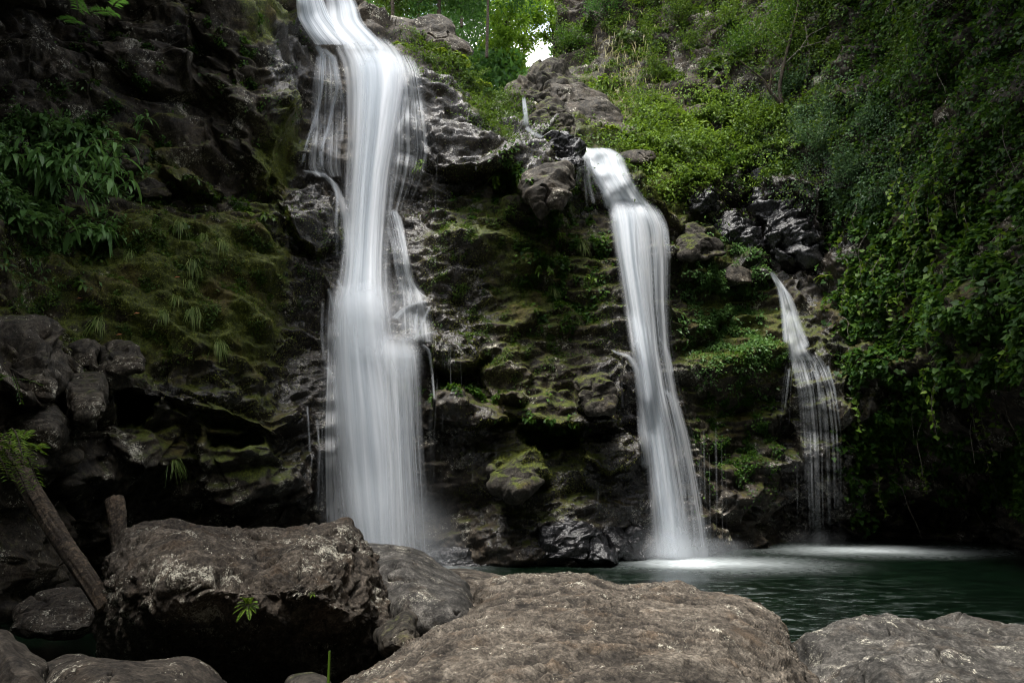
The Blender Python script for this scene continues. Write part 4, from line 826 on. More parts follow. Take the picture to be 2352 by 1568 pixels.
# little trickle under the sky gap
l4 = W(1206, 290, 24.4); w4 = empty('waterfall', l4, 'tiny trickle in the rock notch below the sky gap', 'waterfall')
sheet('water_curtain', [(218, 1196, 1208, 24.8, .3), (240, 1197, 1212, 24.6, .8), (265, 1199, 1216, 24.4, .65), (300, 1194, 1222, 24.3, .35)], 'fall', w4, l4, 20, 30, .05, useed=61, edge=.45, ends=(.15, .3))
strand('rivulet', [(1205, 290), (1222, 305), (1260, 322), (1300, 335), (1335, 345)], (10, 14, 16), .5, w4, l4, seed=170)
def drips(x0, x1, y0, y1, n, label, s):
    l = W((x0+x1)/2, y1, near((x0+x1)/2, (y0+y1)/2, .5)); t = empty('trickle', l, label, 'trickle', 'thin trickles dripping off the ledges')
    for k in range(n):
        x = rnd.uniform(x0, x1); a = y0+rnd.uniform(0, 25); b = y1-rnd.uniform(0, (y1-y0)*.4)
        strand('rivulet', [(x, a), (x+rnd.uniform(-1, 1), (a+b)/2), (x+rnd.uniform(-2, 2), b)], rnd.uniform(1.6, 2.6), rnd.uniform(.2, .6), t, l, off=.3, seed=k+s)
drips(1000, 1060, 775, 890, 12, 'row of thin drips off the upper ledge right of the main fall', 200)
drips(1020, 1140, 975, 1110, 14, 'drips hanging off the lower ledge right of the main fall', 220)
drips(1352, 1378, 1085, 1185, 5, 'short drips in the lower middle left of the right fall', 240)
drips(1432, 1476, 1130, 1210, 7, 'bright drips beside the foot of the right fall', 260)
drips(860, 1110, 345, 420, 16, 'drips off the brow of rock right of the upper main fall', 280)

# ------------------------------------------------------------------ vegetation that covers rock (uncountable)
def M_(*bl):
    m = np.zeros_like(GX)
    for b in bl: m = np.maximum(m, blob(*b))
    return m
wetm = 1-np.clip(M_((1365, 380, 60, 60), (1430, 450, 75, 60), (1470, 600, 75, 200), (1530, 1000, 80, 300), (1810, 720, 45, 110), (1875, 900, 80, 100), (1885, 1120, 80, 160), (850, 200, 130, 200), (850, 800, 130, 500)), 0, 1)
def cover(name, mask, n, L, asp, mat, label, cat, kind='oval', lift=.12, nsc=.8, thr=0, seed=0, hang=.5, minL=.6):
    p, nr_ = sample(mask*wetm, n, nsc, thr, seed); mb = MB()
    hump = np.clip(1.3*fbm(p, .8, 3, seed+50)+.08, 0, 1)[:, None]       # bushy mounds with hollows between
    p = p+nr_*(RG.random((n, 1))**.7*lift*(.15+3.2*hump))
    d = rdir(n, 0, nr_*.8+np.array([0, -.2, -hang]), .7); up = norm(nr_+np.array([0, -.3, .9])+RG.normal(size=(n, 3))*.35)
    l = L*RG.uniform(minL, 1.3, n); leaves(mb, p, d, up, l, l*asp, kind)
    return tag(mb.build(name, M[mat]), label, cat, kind='stuff')
R_ALL = (GX > 1500)*sstep(-20, 40, GX-1500-np.clip(GY-420, 0, 400)*.25)
slab = 1-np.clip(M_((1800, 500, 150, 140), (1640, 520, 110, 80), (1740, 590, 60, 45)), 0, 1)
w3m = 1-np.clip(M_((1830, 740, 55, 120), (1880, 950, 90, 170), (1880, 1150, 110, 120)), 0, 1)
low = 1-sstep(1050, 1120, GY+(GX-2000)*.0)
cave = 1-sstep(-30, 40, poly_sd(GX, GY, [(1990, 1180), (2050, 1060), (2120, 960), (2200, 860), (2420, 830), (2420, 1010), (2250, 1060), (2300, 1130), (2420, 1160), (2420, 1300), (1990, 1300)]))
cover('ivy', (sstep(1880, 1980, GX)*sstep(380, 520, GY)*(1-sstep(1180, 1230, GY))*cave*w3m+.0), 42000, .17, .95, 'ivy', 'lobed green ivy hanging over the right hand cliff wall', 'ivy', 'lobed', .45, 1.1, -.05, 3)
cover('ivy', (sstep(1880, 2050, GX)*(1-sstep(350, 520, GY))), 62000, .13, .8, 'ivy', 'dark creeping leaves over the upper right rock wall', 'ivy', 'oval', .5, .9, -.25, 13)
cover('ground_cover', M_((1650, 180, 300, 200), (1500, 80, 220, 140), (1400, 60, 100, 120), (1560, 330, 100, 80), (1900, 60, 200, 120)), 90000, .115, .6, 'cover', 'small leaved tangle covering the slope above the right fall', 'ground cover', 'tiny', .5, .8, .02, 5)
cover('ground_cover', M_((1650, 320, 190, 80), (1560, 380, 70, 50), (1480, 330, 60, 50)), 36000, .14, .45, 'bright', 'bright green ferny leaves spilling above the wet slab', 'ground cover', 'oval', .7, 1.1, -.05, 7)
cover('ground_cover', M_((1930, 320, 140, 90), (1880, 260, 120, 60), (2020, 420, 120, 70)), 22000, .085, .6, 'grey', 'pale grey green small leaved shrubs on the right slope', 'ground cover', 'tiny', .7, 1.0, -.02, 9)
cover('ground_cover', M_((1670, 720, 90, 130), (1640, 620, 60, 40))*w3m, 12000, .12, .6, 'dark', 'glossy dark creeper between the right fall and the third fall', 'ground cover', 'oval', .22, 1.5, -.02, 11)
cover('ground_cover', M_((1680, 980, 110, 110), (1740, 880, 90, 70))*w3m, 6000, .09, .6, 'ivy', 'sparse green sprigs low on the cliff left of the third fall', 'ground cover', 'tiny', .12, 1.5, .1, 19)
cover('ground_cover', M_((1165, 440, 55, 60), (1260, 520, 60, 40), (1280, 600, 70, 90), (1300, 700, 60, 50), (1350, 520, 50, 90), (1080, 470, 60, 30), (1240, 980, 60, 40), (1050, 900, 90, 25)), 8500, .12, .7, 'ivy', 'patchy leaves growing under the bulging boulder', 'ground cover', 'lobed', .12, 1.8, .08, 21)
cover('ground_cover', M_((1090, 150, 110, 50, 1, .4), (1150, 225, 60, 50), (1000, 110, 80, 35, 1, .3)), 26000, .10, .5, 'cover', 'leafy bank on the skyline between main fall and sky gap', 'ground cover', 'tiny', .4, 1.4, -.15, 23)
cover('ground_cover', M_((90, 460, 180, 120), (80, 350, 110, 80)), 13000, .17, .35, 'dark', 'dark low leaves carpeting the left ledge', 'ground cover', 'oval', .25, 1.3, .0, 25)
cover('ground_cover', M_((400, 560, 330, 60), (250, 680, 260, 90), (500, 510, 150, 40), (520, 660, 160, 80), (1150, 600, 220, 120), (1200, 760, 160, 80), (480, 470, 160, 30)), 26000, .06, .6, 'cover', 'tiny sprouts scattered over the mossy rock', 'ground cover', 'tiny', .06, 2.0, .12, 27)
cover('ground_cover', M_((430, 110, 200, 120), (330, 250, 200, 80), (560, 470, 70, 40)), 5000, .09, .6, 'ivy', 'few small leaves on the dark upper left rock', 'ground cover', 'tiny', .08, 1.6, .22, 29)
cover('ground_cover', M_((2280, 1080, 130, 60), (2180, 1040, 90, 40)), 5000, .14, .7, 'ivy', 'leaves hanging into the mouth of the right hand hollow', 'ground cover', 'lobed', .3, 1.6, .05, 33)
cover('moss', M_((380, 640, 430, 150), (1150, 640, 260, 220), (640, 350, 50, 120), (560, 800, 150, 120), (1250, 1050, 160, 130), (1500, 460, 60, 60), (1380, 260, 60, 60)), 90000, .04, .5, 'tuft', 'olive moss tufts roughening the cliff face', 'moss', 'tiny', .02, 1.3, -.1, 35, .3)
# vines and bare twigs trailing over the right wall
p, nr_ = sample(M_((2130, 600, 190, 420), (2150, 300, 200, 250), (1700, 150, 200, 120))*wetm, 170, 1.0, -.1, 61); mb = MB(); ml = MB()
for a0, b0 in zip(p, nr_):
    L_ = rnd.uniform(.5, 1.8); tt = np.linspace(0, 1, 9)[:, None]; d = norm(b0*.7+RG.normal(size=3)*.4)
    c = a0+b0*.25+d*L_*.35*tt*(1-.4*tt)*2-np.array([0, 0, 1])*L_*tt**1.6+np.array([1, 0, 0])*.08*np.sin(tt*7+a0[0]); tube(mb, c, np.linspace(.014, .006, 9), 4)
    if rnd.random() < .6: q = np.repeat(c[2:], 3, 0)+RG.normal(size=(21, 3))*.04; l = RG.uniform(.07, .2, 21); leaves(ml, q, rdir(21, -.6), rdir(21, .8, b0), l, l*.8, 'lobed')
tag(mb.build('vine', M['twig']), 'thin bare vines and twigs trailing down the right hand wall', 'vine', kind='stuff')
tag(ml.build('vine_leaves', M['bright']), 'lighter leaves strung along the trailing vines', 'vine', kind='stuff')
# hanging dry grass on the right slope
p, nr_ = sample(M_((1450, 150, 60, 90), (1440, 220, 50, 50)), 600, 1.2, -.1, 40); mb = MB()
blades(mb, p, rdir(len(p), .5, nr_, .5), RG.uniform(.5, 1.1, len(p)), .022, RG.uniform(.7, 1.2, len(p)))
tag(mb.build('dry_grass', M['straw']), 'straw coloured grass hanging on the slope right of the sky gap', 'grass', kind='stuff')

# ------------------------------------------------------------------ countable plants
def surf(px, py):
    """point and outward direction on the cliff"""
    i = np.argmin((fx-px)**2+(fy-py)**2)
    xx, yy = PX(GVF); i = np.argmin(np.where(keep.ravel(), (xx-px)**2+(yy-py)**2, 1e9)); return GVF[i], NNF[i]
_xx, _yy = PX(GVF)
def surf(px, py):
    d = np.where(keep.ravel(), (_xx-px)**2+(_yy-py)**2, 1e9); i = int(np.argmin(d)); return GVF[i].copy(), NNF[i].copy()
def plant_base(name, p, label, cat, group): return empty(name, p, label, cat, group)
def broad_clump(px, py, n, L, label, mat='dark', spread=.5, wdt=.13, up=.6, base=None, group='broad leaved plants on the cliff ledges', droop=.75):
    p, nr = (surf(px, py) if base is None else base)
    t = plant_base('leafy_plant', p, label, 'plant', group)
    ns = max(4, n//9); mb = MB(); sb = MB()
    for s in range(ns):
        sb = MB()
        o = np.clip(RG.normal(size=3), -1.7, 1.7)*spread*np.array([1, .35, .55])+nr*.1; o[2] = abs(o[2])*.6-.1
        d = norm(nr*.6+np.array([0, 0, up])+RG.normal(size=3)*.35); h = RG.uniform(.3, .8)*L*1.8
        tt = np.linspace(0, 1, 6)[:, None]; path = o+d*h*tt-np.array([0, 0, 1])*h*.35*tt**2
        tube(sb, path, np.linspace(.02, .008, 6), 5); sb.build('stem', M['trunk'], t)
        k = 9; tp = np.repeat(path[1:], 2, 0)[:k]; dd = rdir(len(tp), .0, d*.8+np.array([0, -.2, .1]), .75)
        blades(mb, tp, dd, L*RG.uniform(.6, 1.2, len(tp)), L*wdt*2*RG.uniform(.8, 1.2, len(tp)), RG.uniform(droop*.6, droop*1.3, len(tp)), 5)
    mb.build('leaves', M[mat], t)
    return t
broad_clump(60, 420, 420, .5, 'largest mass of drooping dark leaves at the left edge', mat='strap', spread=1.15, wdt=.085, droop=.9)
broad_clump(120, 330, 240, .5, 'leafy plant standing tall above the left ledge against dark rock', spread=.75, wdt=.09)
broad_clump(200, 350, 110, .46, 'upright green leaves just left of the mossy boulder', mat='strap', spread=.4, wdt=.09)
broad_clump(60, 530, 130, .42, 'arching leaves at the left edge low on the ledge', spread=.6)
broad_clump(215, 545, 190, .42, 'rounded clump of strappy green leaves below the left ledge', mat='strap', spread=.42, wdt=.10, up=.4)
broad_clump(1395, 205, 90, .5, 'rosette of broad green leaves on the grass slope above the right fall', mat='bright', spread=.35, wdt=.1, up=.9)
broad_clump(1625, 640, 40, .35, 'strappy plant on the ledge right of the right fall', mat='cover', spread=.15, wdt=.06)
broad_clump(300, 290, 14, .5, 'few thin arching leaves on dark rock above the mossy boulder', spread=.2, wdt=.05)
def frond(mb, p, d, L, wd=.28, n=16, droop=.5):
    t = np.linspace(.12, 1, n); d = norm(d); side = norm(np.cross(d, [0, 0, 1.])+1e-3)
    c = p+d*L*t[:, None]*(1-.2*t[:, None])-np.array([0, 0, 1])*L*droop*(t[:, None]**2)
    tan = norm(np.gradient(c, axis=0)); ll = L*wd*np.sin(np.pi*np.clip(t*.85+.12, 0, 1))**.8
    nr = np.cross(tan, side)
    for s in (-1, 1): leaves(mb, c, tan*.45+side*s, nr*np.ones((n, 1)), ll, ll*.32+.006, 'tiny')
def fern(px, py, n, L, label, mat='fern', group='ferns on the rocks', base=None, up=.8):
    p, nr = (surf(px, py) if base is None else base)
    t = plant_base('fern', p, label, 'fern', group); 
    for k in range(n):
        mb = MB(); a = 2*math.pi*k/n+rnd.random(); d = norm(np.array([math.cos(a), math.sin(a)*.7, 0])+nr*.5+np.array([0, 0, up*rnd.uniform(.6, 1.3)]))
        frond(mb, np.zeros(3), d, L*rnd.uniform(.7, 1.2), droop=rnd.uniform(.35, .7)); mb.build('frond', M[mat], t)
for a in [(1100, 108, 9, .75, 'bright yellow green fern on the skyline bank, farthest left'), (1145, 130, 9, .8, 'taller bright fern right of centre on the skyline bank'), (1128, 150, 7, .55, 'short bright fern low on the skyline bank'),
          (925, 110, 7, .6, 'fern beside the lip of the main fall'), (1010, 125, 8, .6, 'fern under the broad skyline boulder'), (1060, 130, 8, .65, 'fern just right of the broad skyline boulder'),
          (1375, 272, 9, .8, 'yellow green fern on the moss slope above the right fall lip'), (1400, 300, 8, .7, 'lower fern on the moss slope beside the right fall lip'), (1440, 320, 8, .6, 'small fern behind the smooth pale brown rock'),
          (1560, 300, 9, .8, 'bright fern at the left end of the ferny slope'), (1610, 290, 9, .8, 'bright fern in the middle of the ferny slope'), (1680, 280, 9, .7, 'fern at the right end of the ferny slope'),
          (1900, 640, 7, .6, 'fern on the ivy wall right of the third fall head'), (1990, 720, 7, .6, 'fern deep in the ivy wall right of the third fall'), (565, 495, 6, .5, 'small fern at the foot of the left buttress')]:
    fern(*a)
def tuft(px, py, n, L, label, mat='grass', base=None, group='grass tufts on the mossy cliff', droop=.95, name='grass_tuft', wdt=.014):
    p, nr = (surf(px, py) if base is None else base); mb = MB()
    d = rdir(n, .3, nr*1.2+np.array([0, 0, .5]), .6); blades(mb, RG.normal(size=(n, 3))*.04, d, L*RG.uniform(.6, 1.2, n), wdt, RG.uniform(droop*.7, droop*1.3, n), 5)
    o = mb.build(name, M[mat]); o.location = p; tag(o, label, 'grass', group); return o
for a in [(300, 580, 'in the shade right of the strappy clump'), (745, 0, '')][:1]: tuft(a[0], a[1], 60, .4, 'grass tuft '+a[2])
for px, py, lb in [(440, 600, 'small grass tuft high on the mossy left slope'), (470, 545, 'grass tuft near the top of the mossy left slope'), (505, 560, 'thin grass tuft at the right end of the mossy slope top'), (430, 650, 'pale grass tuft mid way down the mossy slope'),
                   (405, 690, 'wide grass tuft in the middle of the mossy slope'), (440, 710, 'long drooping grass tuft lowest in the bright group on the mossy slope'), (375, 720, 'grass tuft left of the long drooping tuft'), (500, 785, 'grass tuft above the wet rock band left of the main fall'),
                   (225, 740, 'shaded grass tuft above the squared block'), (410, 510, 'yellow grass tuft on the ledge under the left buttress'), (1280, 590, 'grass tuft on the centre cliff under the bulging boulder'), (1335, 560, 'grass tuft on the centre cliff beside the right fall'),
                   (1265, 665, 'small grass tuft lower on the centre cliff'), (1300, 470, 'round grass tuft right of the bulging boulder'), (1290, 230, 'straw tuft on the slab edge'), (395, 1060, 'lone grass tuft low on the left rock face'), (1170, 240, 'grass tuft hanging beside the small trickle')]:
    tuft(px, py, 70, .42, lb)
for px, py, L_, lb in [(565, 480, .3, 'leafy sprout in the corner under the left buttress'), (410, 520, .3, 'leafy sprout on the ledge over the mossy left slope'), (215, 600, .26, 'leafy sprout under the strappy clump'), (180, 650, .25, 'leafy sprout low on the shaded left slope'),
                       (620, 500, .25, 'leafy sprout beside the wet boulder left of the main fall'), (1240, 610, .28, 'leafy sprout in the middle of the centre cliff'), (1260, 540, .28, 'leafy sprout high on the centre cliff under the bulging boulder'), (1345, 640, .24, 'leafy sprout on the centre cliff close to the right fall'),
                       (1065, 890, .22, 'leafy sprout on the lower ledge right of the main fall'), (1245, 1010, .26, 'leafy sprout hanging over the dark hollow low on the centre cliff'), (1130, 400, .28, 'leafy sprout in the shade under the ridge'), (985, 375, .26, 'leafy sprout behind the upper veil of the main fall')]:
    broad_clump(px, py, 18, L_*.8, lb, mat='bright' if px > 900 else 'cover', spread=.14, wdt=.17, group='small leafy sprouts on the cliff')
# shrubs with twigs on the right slope
def shrub(px, py, R, n, L, mat, label, name='shrub', lk='tiny', out=.5, up=.5, nb=9, base=None, tk=.03, group='shrubs on the right hand slope'):
    p, nr = (surf(px, py) if base is None else base); t = plant_base(name, p, label, 'shrub', group)
    sb = MB(); tips = []
    for k in range(nb):
        d = norm(nr*out+np.array([0, 0, up])+RG.normal(size=3)*.6); h = R*rnd.uniform(.6, 1.15); tt = np.linspace(0, 1, 7)[:, None]
        bend = RG.normal(size=3)*.25*R; path = d*h*tt+bend*tt**2; tube(sb, path, np.linspace(tk, tk*.25, 7), 5); tips.append(path[3:])
        for _ in range(2):
            q = path[rnd.randint(3, 5)]; d2 = norm(d+RG.normal(size=3)*.7); pa = q+d2*h*.45*tt; tube(sb, pa, np.linspace(tk*.5, tk*.15, 7), 4); tips.append(pa[3:])
    tips = np.concatenate(tips); c = tips[RG.integers(0, len(tips), n)]+RG.normal(size=(n, 3))*R*.13
    mb = MB(); l = L*RG.uniform(.6, 1.3, n); leaves(mb, c, rdir(n, -.2), rdir(n, 1.2), l, l*.55, lk)
    sb.build('branches', M['trunk'], t); mb.build('foliage', M[mat], t); return t
for a in [(1640, 110, 1.6, 3600, .10, 'cover', 'big loose shrub high on the right slope under the top edge'), (1760, 130, 1.7, 3600, .10, 'ivy', 'tall thin leaved shrub over dark branches, upper right'),
          (1560, 60, 1.5, 3000, .10, 'cover', 'shrub at the top edge right of the rock tower'), (1480, 20, 1.4, 2600, .11, 'bright', 'bright shrub at the top edge above the straw grass'), (1850, 60, 1.6, 3000, .10, 'ivy', 'dim shrub at the top edge of the upper right'),
          (1740, 300, 1.1, 2600, .10, 'bright', 'bright shrub above the left corner of the wet slab'), (1830, 215, 1.0, 2400, .09, 'grey', 'small pale shrub right of the forked dark tree'), (1890, 320, 1.2, 3200, .085, 'grey', 'pale grey green shrub above the right corner of the wet slab'),
          (1990, 300, 1.1, 2800, .085, 'grey', 'grey green shrub farther right on the slope'), (1960, 400, 1.0, 2400, .085, 'grey', 'lowest grey green shrub, right of the wet slab'), (1650, 390, .9, 2200, .10, 'ivy', 'shrub overhanging the dark rounded rock'),
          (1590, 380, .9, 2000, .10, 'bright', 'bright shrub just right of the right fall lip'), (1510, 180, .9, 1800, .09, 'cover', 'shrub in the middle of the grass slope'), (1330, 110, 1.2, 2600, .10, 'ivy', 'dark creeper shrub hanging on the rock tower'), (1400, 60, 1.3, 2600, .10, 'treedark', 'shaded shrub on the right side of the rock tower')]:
    shrub(*a)

# trees beyond the skyline
def tree(px, py, Y, H, R, n, L, mat, label, lean=0, lk='tiny', tk=.16, clump=26, crown0=.35, squash=.8):
    p = W(px, py, Y); t = empty('tree', p, label, 'tree', 'trees beyond the lip of the falls'); sb = MB(); tips = []
    tt = np.linspace(0, 1, 12)[:, None]; ld = np.array([lean, 0, 1.]); path = ld*H*tt+np.array([[math.sin(k*.7+px)*.12*k*.12, math.cos(k*.5)*.1, 0] for k in range(12)])
    tube(sb, path, np.linspace(tk, tk*.3, 12), 8)
    for k in range(clump):
        q = path[rnd.randint(int(12*crown0), 11)]; d = norm(RG.normal(size=3)*np.array([1, 1, .5])+np.array([0, 0, .35])); h = R*rnd.uniform(.4, 1.05)
        u = np.linspace(0, 1, 6)[:, None]; pa = q+d*h*u+np.array([0, 0, 1])*(.15*h*np.sin(u*3)); tube(sb, pa, np.linspace(tk*.35, tk*.07, 6), 5); tips += [pa[3], pa[4], pa[5]]
    tips = np.array(tips); m = len(tips); cen = tips[RG.integers(0, m, n)]; mb = MB()
    c = cen+RG.normal(size=(n, 3))*np.array([1, 1, .5])*R*.15; l = 1.25*L*RG.uniform(.6, 1.3, n)
    leaves(mb, c, rdir(n, -.3), rdir(n, 1.5), l, l*.45, lk); sb.build('trunk', M['trunk'], t); mb.build('crown', M[mat], t); return t
tree(1118, 130, 33, 9, 3.2, 9000, .20, 'treedark', 'slender dark trunked tree standing left of the sky gap', tk=.09, crown0=.45)
tree(1005, 90, 35, 8, 3.4, 10000, .20, 'treedark', 'leafy tree behind the broad skyline boulder', tk=.14)
tree(900, 60, 34, 6, 3.2, 9000, .19, 'cover', 'tree right behind the lip of the main fall', tk=.12, crown0=.2)
tree(1195, 170, 40, 5.2, 1.5, 3600, .20, 'tree', 'bright yellow green tree inside the sky gap', lean=.15, tk=.09, crown0=.25)
tree(1275, 175, 42, 8.5, 1.6, 4200, .2, 'tree', 'bright tree against the sky beside the rock tower', lean=-.05, tk=.1, crown0=.3)
tree(1165, 190, 38, 4.5, 1.8, 6000, .18, 'tree', 'low sunlit bush tree at the bottom of the sky gap', tk=.07, crown0=.1)
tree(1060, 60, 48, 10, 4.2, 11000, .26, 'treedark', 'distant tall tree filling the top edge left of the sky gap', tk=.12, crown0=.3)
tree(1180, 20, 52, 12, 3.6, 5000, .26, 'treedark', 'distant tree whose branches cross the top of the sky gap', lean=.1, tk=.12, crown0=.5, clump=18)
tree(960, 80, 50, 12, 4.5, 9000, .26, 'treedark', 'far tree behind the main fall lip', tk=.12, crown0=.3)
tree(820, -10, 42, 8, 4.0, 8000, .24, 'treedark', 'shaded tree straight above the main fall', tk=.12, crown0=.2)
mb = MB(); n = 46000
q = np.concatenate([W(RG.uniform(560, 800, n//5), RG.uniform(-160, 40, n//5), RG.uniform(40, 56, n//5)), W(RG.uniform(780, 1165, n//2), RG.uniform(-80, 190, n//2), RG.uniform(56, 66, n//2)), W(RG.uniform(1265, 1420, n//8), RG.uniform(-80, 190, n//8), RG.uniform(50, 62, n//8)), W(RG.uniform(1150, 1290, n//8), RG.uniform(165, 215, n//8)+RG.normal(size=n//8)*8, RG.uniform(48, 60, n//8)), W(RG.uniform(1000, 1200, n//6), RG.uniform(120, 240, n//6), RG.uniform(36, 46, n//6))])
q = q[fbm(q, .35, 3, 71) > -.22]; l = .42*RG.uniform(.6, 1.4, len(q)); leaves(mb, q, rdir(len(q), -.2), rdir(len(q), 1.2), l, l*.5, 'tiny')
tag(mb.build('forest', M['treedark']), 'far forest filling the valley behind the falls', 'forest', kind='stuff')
# dark forked tree on the right slope
def limb(mb, pts, r0, r1):
    P_ = np.array(pts, float); k = np.linspace(0, len(P_)-1, 4*len(P_)); x = np.interp(k, range(len(P_)), P_[:, 0]); y = np.interp(k, range(len(P_)), P_[:, 1])
    Yv = np.interp(k, range(len(P_)), P_[:, 2]); tube(mb, W(x, y, Yv)-lt, np.linspace(r0, r1, len(k)), 6, .08)
yb = near(1780, 250, .7); lt = W(1795, 240, yb); ft = empty('tree', lt, 'crooked dark forked tree leaning over the right slope', 'tree'); mb = MB()
limb(mb, [(1795, 240, yb), (1790, 200, yb-.1), (1800, 150, yb-.2), (1815, 90, yb-.3), (1830, 30, yb-.3), (1838, -30, yb-.3)], .09, .04)
limb(mb, [(1790, 235, yb), (1768, 210, yb-.1), (1755, 185, yb-.2), (1730, 165, yb-.3), (1700, 140, yb-.4)], .07, .02); limb(mb, [(1768, 208, yb), (1772, 170, yb-.2), (1765, 130, yb-.3)], .05, .02)
mb.build('trunk', M['trunk'], ft); mb = MB()
limb(mb, [(1800, 150, yb-.2), (1840, 110, yb-.5), (1890, 95, yb-.8), (1930, 105, yb-1)], .035, .01); limb(mb, [(1840, 110, yb-.5), (1860, 80, yb-.6), (1900, 60, yb-.7)], .03, .01)
limb(mb, [(1812, 100, yb-.3), (1770, 70, yb-.5), (1740, 60, yb-.6)], .03, .01); limb(mb, [(1852, 180, yb-.2), (1860, 130, yb-.3), (1850, 60, yb-.3)], .05, .03)
mb.build('branch', M['twig'], ft)
n = 2600; q = W(RG.normal(1800, 60, n), RG.normal(60, 45, n), yb-.4+RG.normal(size=n)*.4)-lt; mb = MB(); l = .1*RG.uniform(.6, 1.3, n); leaves(mb, q, rdir(n, -.3), rdir(n, 1.), l, l*.5, 'tiny'); mb.build('crown', M['cover'], ft)

# trees that lean in over the gorge: their lowest leaves hang into the top corners and along the left edge
def hanging(name, base, n, L, label, mat='treedark', cat='branch', fr=12, box=(1, .5, .5)):
    t = empty(name, base, label, cat); sb = MB(); mb = MB()
    for k in range(fr):
        o = RG.normal(size=3)*np.array(box)*.45; d = norm(np.array([rnd.uniform(.2, 1), rnd.uniform(-.6, .3), rnd.uniform(-.7, .3)])); path = o+d*L*np.linspace(0, 1, 6)[:, None]; path[:, 2] -= np.linspace(0, 1, 6)**2*L*.3
        tube(sb, path, np.linspace(.012, .004, 6), 4); tt = np.linspace(.1, 1, n)
        c = np.stack([np.interp(tt, np.linspace(0, 1, 6), path[:, j]) for j in range(3)], -1); side = norm(np.cross(d, [0, 0, 1.])+.01)
        for s in (-1, 1): leaves(mb, c, (d*.5+side*s)*np.ones((n, 1))+RG.normal(size=(n, 3))*.15, np.array([0, -.3, 1.])*np.ones((n, 1)), L*.24, L*.07, 'oval')
    sb.build('twigs', M['trunk'], t); mb.build('leaves', M[mat], t)
hanging('branch', W(130, -25, 11), 14, .6, 'shaded leafy branch hanging from the top left corner', fr=9, box=(1.2, .6, .5))
hanging('branch', W(20, 1015, 8.2), 12, .42, 'bright green leafy branch over the top of the leaning log', 'bright', fr=16, box=(.5, .3, .28))
hanging('branch', W(-10, 880, 8.4), 10, .3, 'small leafy sprig at the left edge above the leaning log', 'ivy', fr=7, box=(.2, .2, .2))

# ------------------------------------------------------------------ logs, sprigs, fallen leaves
def log(name, a, b, r, label):
    a, b = np.array(a), np.array(b); n, m = 160, 48; t = np.linspace(0, 1, n); c = a+(b-a)*t[:, None]
    c = c+np.stack([.008*np.sin(t*9), 0*t, .01*np.sin(t*6+1)], -1); d = norm(b-a); u = norm(np.cross(d, [0, 0, 1.])); v = np.cross(d, u); th = np.linspace(0, 2*math.pi, m, endpoint=False)
    q = np.stack([np.cos(th)[None]*1.1+0*t[:, None], np.sin(th)[None]*1.1+0*t[:, None], (t*2.2)[:, None]+0*th], -1).reshape(-1, 3)
    rr = (r*(1-.25*t))[:, None]*(1+.14*fbm(q, 1.3, 4, 5)+.13*fbm(q*np.array([2.4, 2.4, .35]), 2, 4, 9, .6, True)-.12*(fbm(q*np.array([1.2, 1.2, .8]), 2, 3, 29) > .1)).reshape(n, m)
    V = c[:, None]+rr[..., None]*(np.cos(th)[None, :, None]*u+np.sin(th)[None, :, None]*v); i = np.arange(n*m).reshape(n, m)
    F = np.stack([i[:-1], np.roll(i, -1, 1)[:-1], np.roll(i, -1, 1)[1:], i[1:]], -1).reshape(-1, 4)
    V = np.concatenate([V.reshape(-1, 3), c[:1]-d*.02, c[-1:]]); j = np.arange(m); k = (j+1) % m
    T = np.concatenate([np.stack([k, j, np.full(m, n*m)], -1), np.stack([i[-1][j], i[-1][k], np.full(m, n*m+1)], -1)])
    o = mesh_obj(name, V-a, [F, T], M['bark'], smooth=True); o.location = a; return tag(o, label, 'log')
log('log', W(5, 1020, 9.6), W(246, 1400, 7.6), .115, 'long weathered dead log leaning down to the lichened boulder')
lg = bpy.data.objects['log']; mb = MB(); a0 = W(105, 1195, 8.95)
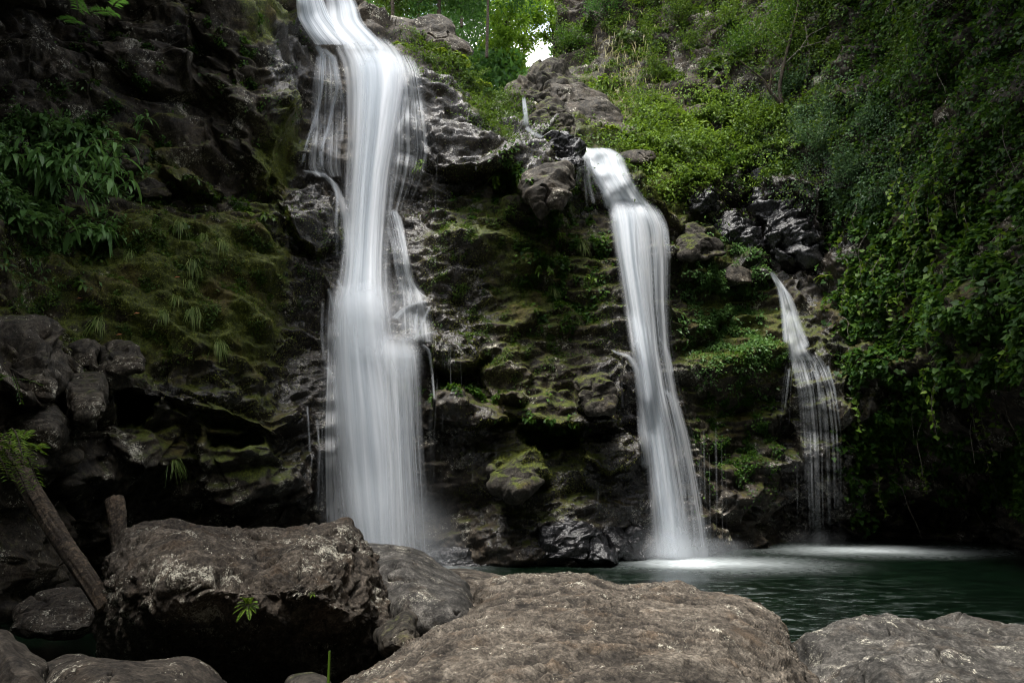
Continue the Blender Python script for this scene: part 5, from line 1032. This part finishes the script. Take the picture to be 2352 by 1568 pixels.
tube(mb, a0+np.array([[0, 0, 0], [.05, -.05, .10], [.14, -.09, .15], [.2, -.1, .24]])-np.array(lg.location), [.035, .026, .018, .006], 7, .12)
mb.build('broken_branch', M['bark'], lg, True); mb = MB()
tube(mb, W(175, 1290, 8.25)+np.array([[0, 0, 0], [-.05, -.07, .03], [-.12, -.12, -.02]])-np.array(lg.location), [.03, .022, .008], 7, .12)
mb.build('broken_branch', M['bark'], lg, True)
log('log', W(264, 1150, 10.5), W(285, 1320, 9.8), .12, 'short upright dead stump of wood behind the lichened boulder')
def sprig(px, py, Y, L, n, label, mat='bright'):
    p = W(px, py, Y); n += 3; t = empty('sprig', p, label, 'plant')
    for k in range(n):
        mb = MB(); a = 2*math.pi*k/n; d = norm(np.array([math.cos(a), -.5, math.sin(a)*.7+.25])); frond(mb, np.zeros(3), d, L*rnd.uniform(.7, 1.1), .2, 12, .3); mb.build('frond', M[mat], t)
sprig(570, 1388, 5.72, .16, 7, 'small bright green sprig growing on the face of the lichened boulder')
sprig(718, 1362, 5.7, .04, 4, 'tiny green seedling near the right end of the lichened boulder')
sprig(345, 1375+5, 6.9, .1, 4, 'tiny sprout by the foot of the leaning log') if False else None
mb = MB(); a = W(752, 1640, 3.0); b = W(757, 1494, 3.0); tt = np.linspace(0, 1, 8)[:, None]; tube(mb, (b-a)*tt, np.linspace(.007, .005, 8), 8)
o = mb.build('plant_stem', M['bright'], smooth=True); o.location = a; tag(o, 'single cut green stem standing at the bottom edge', 'plant stem')
for px, py, lb in [(398, 640, 'curled orange dead leaf near the top of the mossy left slope'), (175, 690, 'orange fallen leaf on the left of the mossy slope'), (305, 720, 'small orange leaf below the mossy slope centre'), (1083, 445, 'reddish leaf on the rock right of the upper main fall'), (265, 770, 'orange leaf above the fractured brown rock'), (760/2352*2352, 1180, 'x')][:5]:
    p, nr = surf(px, py); mb = MB(); leaves(mb, np.zeros((1, 3)), np.array([[1, -.2, .2]]), np.array([[0, -.7, .7]]), .16, .07, 'oval'); o = mb.build('fallen_leaf', M['dry']); o.location = p+nr*.05; tag(o, lb, 'fallen leaf', 'orange fallen leaves on the cliff')
